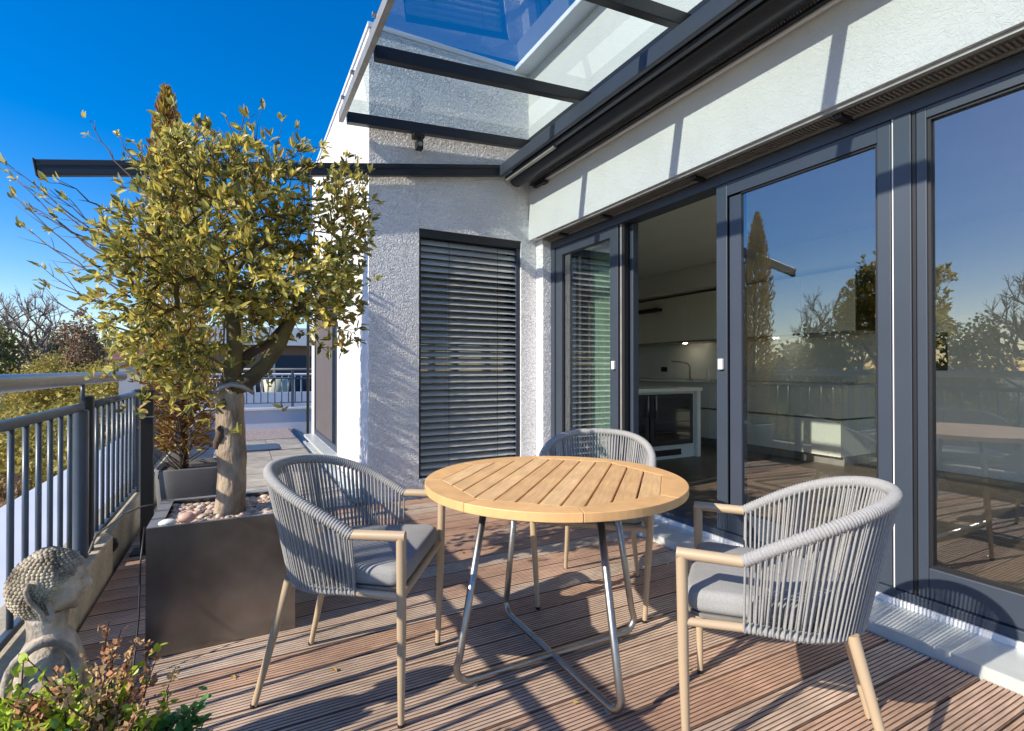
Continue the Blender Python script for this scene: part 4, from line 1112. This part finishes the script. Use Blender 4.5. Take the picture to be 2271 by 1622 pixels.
MB().lathe([(0.05, 0.38), (0.043, 0.44), (0.041, 0.49), (0.045, 0.54)], BX-0.005, BY, 24).build('neck', M['stone'], t, smooth=True)
tb = MB()
for j in range(25):
    ph = -math.pi/2+math.pi*j/24
    for i in range(40):
        th = 2*math.pi*i/40; x = 0.076*math.cos(ph)*math.cos(th); y = 0.10*math.cos(ph)*math.sin(th); z = math.sin(ph)
        z = 0.17*z if z > 0 else 0.30*z
        q = Vector((BX, BY, 0.335))+FD*x*(1.25 if z < 0 else 1)+SDv*y+Vector((0, 0, z)); tb.v.append(tuple((q.x, q.y, max(0.0, q.z))))
for j in range(24):
    for i in range(40):
        i2 = (i+1) % 40; tb.f.append((j*40+i, j*40+i2, (j+1)*40+i2, (j+1)*40+i)); tb.m.append(0)
tb.build('torso', M['stone'], t, smooth=True)
rb = MB()
rb.tube([tuple(Vector((BX, BY, 0))+FD*(0.066*math.cos(a)-0.005)+SDv*(-0.078+0.008*math.sin(a*2))+Vector((0, 0, 0.39+0.095*math.sin(a)))) for a in [i*math.pi/12-0.25 for i in range(15)]], 0.011, 8)
rb.build('robe_edge', M['stone'], t, smooth=True)
ab = MB(); ab.tube([tuple(Vector((BX, BY, 0.40))+SDv*-0.07+FD*-0.01), tuple(Vector((BX, BY, 0.30))+SDv*-0.095), tuple(Vector((BX, BY, 0.20))+SDv*-0.085+FD*0.04), tuple(Vector((BX, BY, 0.20))+SDv*-0.05+FD*0.08)], [0.025, 0.03, 0.028, 0.022], 14)
ab.build('arm', M['stone'], t, smooth=True)

# ------------------------------------------------------------------ foreground flowering pot plant
SX, SY = -0.26, 1.30
t = thing('plant_pot', 'pot at the lower left corner holding the lime green shrub', 'pot', (SX, SY, 0))
MB().lathe([(0.0, 0.0), (0.14, 0.0), (0.18, 0.28), (0.19, 0.30), (0.175, 0.30), (0.17, 0.26), (0, 0.26)], SX, SY, 28).build('pot_body', M['concrete_pot'], t, smooth=True)
t = thing('potted_shrub', 'lime green shrub with dried tan flower heads in front of the stone bust', 'plant', (SX, SY, 0.28))
xs = []; stems = MB()
fwd = np.array([math.sin(YAW), math.cos(YAW), 0]); rt = np.array([math.cos(YAW), -math.sin(YAW), 0])
def stem(a, h, lean, kind):
    base = np.array([SX, SY, 0.27])+rt*RS.normal(0, 0.05)+fwd*RS.normal(0, 0.05)
    top = np.array([SX, SY, 0])+rt*a+fwd*lean+np.array([0, 0, h])
    ps = [base+(top-base)*s+np.array([0, 0, 0.03])*math.sin(math.pi*s)+RS.normal(0, 0.003, 3) for s in np.linspace(0, 1, 7)]
    stems.tube(ps, [0.003-0.0003*i for i in range(7)], 4)
    n = 26 if kind < 2 else 30
    for k in range(n):
        s = 0.35+0.65*RS.rand() if kind < 2 else 0.5+0.5*RS.rand()
        i = min(5, int(s*6)); p = ps[i]+(ps[i+1]-ps[i])*(s*6-i)
        d = RS.normal(0, 1, 3)+np.array([0, 0, 0.3]); dd, nn = basis(d, RS.normal(0, 0.6, 3)+np.array([-0.5, 0, 0.8]))
        if kind < 2: xs.append((p+RS.normal(0, 0.006, 3), dd, nn, 0.021*(0.6+0.8*RS.rand()), kind))
        else: xs.append((p+RS.normal(0, 0.011*(1.3-s), 3), dd, nn, 0.012*(0.6+0.8*RS.rand()), kind))
for k in range(150):   # green body
    a = RS.uniform(-0.28, 0.24); ln = RS.uniform(-0.18, 0.15)
    h = 0.50-0.42*max(0, a+0.02)-0.30*max(0, -a-0.12)+RS.normal(0, 0.03)-0.10*max(0, -ln)*2
    stem(a*0.95, h+0.02, ln-0.03, 1 if (a > 0.14 or RS.rand() < 0.15) else 0)
for k in range(38):   # dried flower spikes
    a = RS.uniform(-0.16, 0.17); h = 0.59-0.45*abs(a-0.03)+RS.normal(0, 0.02); stem(a, h, RS.uniform(-0.1, 0.12), 2 if RS.rand() < 0.65 else 3)
stem(0.03, 0.665, 0.0, 3)
stem(0.01, 0.64, 0.02, 2)
stems.build('stems', M['twig'], t, kind='stuff')
SM = [M['shrub_green'], M['shrub_dark'], M['shrub_dry'], M['shrub_dry2']]
big = sorted([x for x in xs if x[4] < 2], key=lambda x: float(np.linalg.norm(x[0]-np.array([0, 0, EYE]))))
nb = big[:260]; ids = set(id(x) for x in nb)
leaf_parts(nb, [leaf_mesh('leaf', m, 0.7, 0.1) for m in SM], t)
leaf_cloud('foliage', SM, [x for x in xs if id(x) not in ids], t, w=0.65, fold=0.08)

# cables
o = MB().tube([tuple(cpt(u, v, d)) for u, v, d in ((345, 1118, 2.75), (310, 1125, 2.72), (275, 1140, 2.6), (245, 1165, 2.45), (215, 1185, 2.25), (200, 1225, 2.1))], 0.005, 6).build('cable', M['cable'], smooth=True)
tag(o, 'grey cable looped along the top of the kerb to the planter', 'cable')
o = MB().tube([(-0.345, 2.60, 0.515), (-0.347, 2.52, 0.40), (-0.345, 2.47, 0.2), (-0.352, 2.38, 0.012), (-0.365, 2.20, 0.007), (-0.345, 2.0, 0.007), (-0.33, 1.7, 0.007)], 0.0035, 6).build('cable', M['black'], smooth=True)
tag(o, 'thin black cable hanging down the left edge of the planter onto the deck', 'cable')
o = MB().ball((-0.66, 3.80, 0.13), 0.035, (0.8, 1, 1.3), 10, 8, 0.12).build('bracket', M['black']); tag(o, 'black fixing bracket in the gap of the kerb under the railing', 'bracket')

# ------------------------------------------------------------------ neighbouring building beyond the terrace end
t = thing('neighbour_house', 'neighbouring flat roofed house with brown panels beyond the far railing', 'house', (2, 19, -7))
MB().box(-1.6, 7.0, 18, 26, -7, 1.9).build('wall', M['bld_brown'], t)
MB().box(-2.0, 7.4, 17.5, 26.4, 1.9, 2.45).build('roof_fascia', M['bld_white'], t)
for (x0, x1) in ((-1.2, -0.3), (-0.15, 0.75), (1.0, 2.1), (3.2, 4.5)):
    o = MB().box(x0, x1, 17.95, 18.01, -0.6, 1.6).build('window', M['bld_glass'], t)
    MB().box(x0-0.06, x0, 17.93, 18.02, -0.6, 1.6).build('frame', M['bld_white'], o)
MB().box(-0.3, -0.15, 17.9, 18.05, -1.0, 1.85).build('pillar', M['bld_white'], t)
t2 = thing('neighbour_balcony', 'pale balcony parapet with white bars in front of the neighbouring house', 'balcony', (1, 15, -7))
MB().box(-1.5, 5, 14.9, 15.1, -1.4, 0.55).build('parapet', M['coping'], t2)
MB().tube([(-1.5, 15, 1.02), (5, 15, 1.02)], 0.03, 6).build('handrail', M['whitemetal'], t2)
me = MB().box(-0.015, 0.015, -0.015, 0.015, 0, 0.47).mesh('baluster', M['whitemetal'])
for k in range(40): inst(me, 'baluster', t2, loc=(-2.4+k*0.16, 0, 7.55))
o = MB().lathe([(0, 0.1), (0.26, 0.1), (0.36, 0.85), (0.32, 0.88), (0, 0.85)], 0.95, 16.2, 20).build('plant_pot', M['pot_cream'], smooth=True); tag(o, 'large cream pot on the neighbouring balcony behind the far railing', 'pot')
t = thing('distant_house', 'distant house with a red brown hipped roof behind the olive trunk', 'house', (-3, 30, -7))
MB().box(-5, 0, 30, 36, -7, 1.6).build('wall', M['bld_white'], t)
MB().add([(-5.5, 29.5, 1.6), (0.5, 29.5, 1.6), (0.5, 36.5, 1.6), (-5.5, 36.5, 1.6), (-3.5, 33, 3.4), (-1.5, 33, 3.4)], [(0,1,5,4), (1,2,5), (2,3,4,5), (3,0,4)]).build('roof', M['bld_roof'], t)
MB().box(-3.9, -2.9, 29.96, 30.01, -0.2, 1.1).build('window', M['bld_glass'], t)
# low garage roofs down left
o = MB().box(-7.8, -3.2, 7.5, 12.0, -7, -3.2).build('garage', mat('dark_flat_roof', (0.06, 0.06, 0.065), 0.8, noise=(2, 0.2)))
tag(o, 'dark flat roofed garage below the terrace, seen between the railing bars', 'garage')

# ------------------------------------------------------------------ trees
def leafy(nm, label, seed, base, h, rx, rz, fm, bare=False, nt=420, per=16, lsz=0.35, trunk_r=0.25, group=None, low=0.35, nleaf=None):
    rs = np.random.RandomState(seed)
    t = thing(nm, label, 'tree', base, group)
    x, y, z = base; c0 = np.array([x, y, z+h-rz])
    T = []
    while len(T) < nt:
        p = rs.uniform(-1, 1, 3); r = np.linalg.norm(p)
        if r > 1 or (r < 0.35 and rs.rand() < 0.8): continue
        lump = 0.8+0.2*math.sin(p[0]*6+seed)*math.cos(p[2]*5+p[1]*4)
        if r > lump: continue
        T.append(c0+p*np.array([rx, rx, rz]))
    T = np.array(T)
    fork = z+(h-2*rz)*0.8+0.15*rz
    P_, pr_, cn, tp = grow([[(x, y, z), (x+rs.normal(0, .1), y, z+(fork-z)*0.5), (x, y, fork)], [(x, y, fork), (x+0.2*rx, y, fork+0.35*rz), (x+0.32*rx, y+.1*rx, fork+0.7*rz)], [(x, y, fork), (x-0.2*rx, y, fork+0.35*rz), (x-0.35*rx, y-.1*rx, fork+0.75*rz)]], T, rz*0.16, jit=0.12, rs=rs)
    b = MB(); skeleton_mesh(b, P_, pr_, cn, trunk_r*0.055 if bare else trunk_r*0.05, 0.5 if bare else 0.5, trunk_r, 5)
    b.build('trunk_and_branches' if bare else 'trunk', M['t_bark'], t, smooth=True)
    if bare:
        tw_ = MB()
        for ti in tp:
            p = P_[ti]; q = P_[pr_[ti]]; d0 = unit(p-q)
            for _ in range(4):
                d = unit(d0+rs.normal(0, 0.5, 3)+np.array([0, 0, 0.25])); L = rz*(0.10+0.14*rs.rand())
                m1 = p+d*L*0.5+rs.normal(0, L*0.06, 3); e1 = p+d*L
                tw_.tube([p, m1, e1], [trunk_r*0.045, trunk_r*0.035, trunk_r*0.015], 3, cap=False)
                d2 = unit(d+rs.normal(0, 0.5, 3)); tw_.tube([m1, m1+d2*L*0.5], [trunk_r*0.03, trunk_r*0.012], 3, cap=False)
        tw_.build('twigs', M['t_bark'], t, kind='stuff')
    else:
        lf = []
        for ti in tp:
            p = P_[ti]
            for _ in range(per):
                q = p+rs.normal(0, rx*0.09, 3); dd, nn = basis(rs.normal(0, 1, 3), rs.normal(0, 1, 3)+np.array([-0.5, 0, 0.6])); lf.append((q, dd, nn, lsz*(0.5+rs.rand()), 0))
        leaf_cloud('crown', [M[fm]], lf, t, w=0.7)
    return t
KIND = {}
def tree_kind(src):
    n = src.name.split('.')[0]
    return {'bare_tree': ('bare tree in the park beyond the terrace, one of many along the skyline', 'bare park trees'),
            'brown_tree': ('brown leaved tree in the park beyond the terrace, in the tree line', 'brown park trees'),
            'green_tree': ('green leaved tree in the park beyond the terrace, in the tree line', 'green park trees'),
            'evergreen_tree': ('dark evergreen tree in the park beyond the terrace, in the tree line', 'evergreen park trees'),
            'yellow_shrub': ('yellow green bushy tree low in front of the park tree line', 'yellow green park shrubs')}[n]
def tcopy(src, label, loc, rz, sc, group=None, sz=None):
    c = copy_tree(src); c.location = loc; c.rotation_euler = (0, 0, rz); c.scale = (sc, sc, sz or sc)
    c['label'] = label
    if group: c['group'] = group
    return c
GT = 'trees of the park beyond the terrace'
GL = 'tree in the park beyond the terrace, merging with its neighbours along the skyline'
bare1 = leafy('bare_tree', 'large bare tree with fine spreading twigs above the steel handrail at the left edge', 3, (-12.7, 46.3, -7), 13.9, 2.9, 3.3, None, bare=True, nt=230, trunk_r=0.42)
brown1 = leafy('brown_tree', 'brown leaved tree right of the big bare tree, partly behind the olive leaves', 5, (-8.6, 40.8, -7), 12.3, 1.5, 3.0, 't_brown', nt=260, per=13, lsz=0.15)
green1 = leafy('green_tree', 'green leaved tree cut by the left picture edge beside the bare tree', 8, (-13.9, 43.5, -7), 11.4, 1.9, 3.0, 't_green', nt=260, per=15, lsz=0.17)
dark1 = leafy('evergreen_tree', 'dark evergreen tree reflected in the glass of the sliding doors', 9, (-19, 22, -7), 12.6, 3.2, 5.0, 't_dark', nt=420, per=20, lsz=0.24)
yel1 = leafy('yellow_shrub', 'broad yellow green shrub below the handrail, nearest behind the railing bars', 12, (-3.35, 13.2, -7), 7.4, 2.2, 2.0, 't_yellow', nt=380, per=34, lsz=0.10, trunk_r=0.12)
# direct view
tcopy(yel1, 'yellow green hedge tree below the bare tree, seen over the handrail', (-9.7, 39.2, -7), 1.0, 1.22)
tcopy(yel1, 'yellow green hedge tree at the foot of the brown tree', (-7.0, 37.5, -7), 3.0, 1.2)
tcopy(yel1, 'yellow green shrub seen between the railing bars at the left edge', (-4.1, 17.0, -7), 2.2, 1.02)
tcopy(brown1, 'reddish brown bush low between the railing bars at the left edge', (-3.9, 11.6, -7), 2.2, 0.58)
tcopy(green1, 'small green tree rising between the bare tree and the brown tree', (-10.6, 45, -7), 2.5, 0.78)
for (x, y, src, rz_, sc) in ((-5.6, 42, brown1, 1.2, 0.80), (-7.0, 46, bare1, 2.0, 0.8), (-4.0, 44, green1, 0.4, 0.80), (-2.0, 44, brown1, 2.9, 0.78), (-20, 60, bare1, 4.0, 1.1), (-17, 70, dark1, 0.3, 1.0),
                              (1.5, 48, green1, 3.0, 0.85), (5, 52, brown1, 3.0, 0.9), (-12, 60, yel1, 0.3, 1.5), (-6, 58, yel1, 2.3, 1.5)):
    tcopy(src, tree_kind(src)[0], (x, y, -7), rz_, sc, tree_kind(src)[1])
# trees mirrored in the door panes (towards the left of the view)
for (x, y, src, rz_, sc) in ((-17, 30, brown1, 0.5, 0.92), (-22, 30, bare1, 1.0, 1.0), (-24, 24, brown1, 2.0, 1.05), (-21, 16.5, dark1, 3.1, 0.85), (-26, 18, bare1, 5.0, 0.95), (-24, 11, green1, 1.6, 0.95), (-23, 8, bare1, 2.8, 0.92),
                              (-20, 12.5, yel1, 1.1, 1.15), (-18, 18, yel1, 0.2, 1.15), (-16, 24, yel1, 3.3, 1.15), (-22, 5.0, green1, 4.0, 0.8), (-26, 3, bare1, 0.1, 1.0), (-22, 1, yel1, 4.0, 1.3), (-14, 14, yel1, 5.0, 0.9), (-12, 19, yel1, 5.5, 0.95), (-25, -3, green1, 5.5, 1.0), (-18, 7.5, yel1, 2.5, 1.0)):
    tcopy(src, tree_kind(src)[0], (x, y, -7), rz_, sc, tree_kind(src)[1])
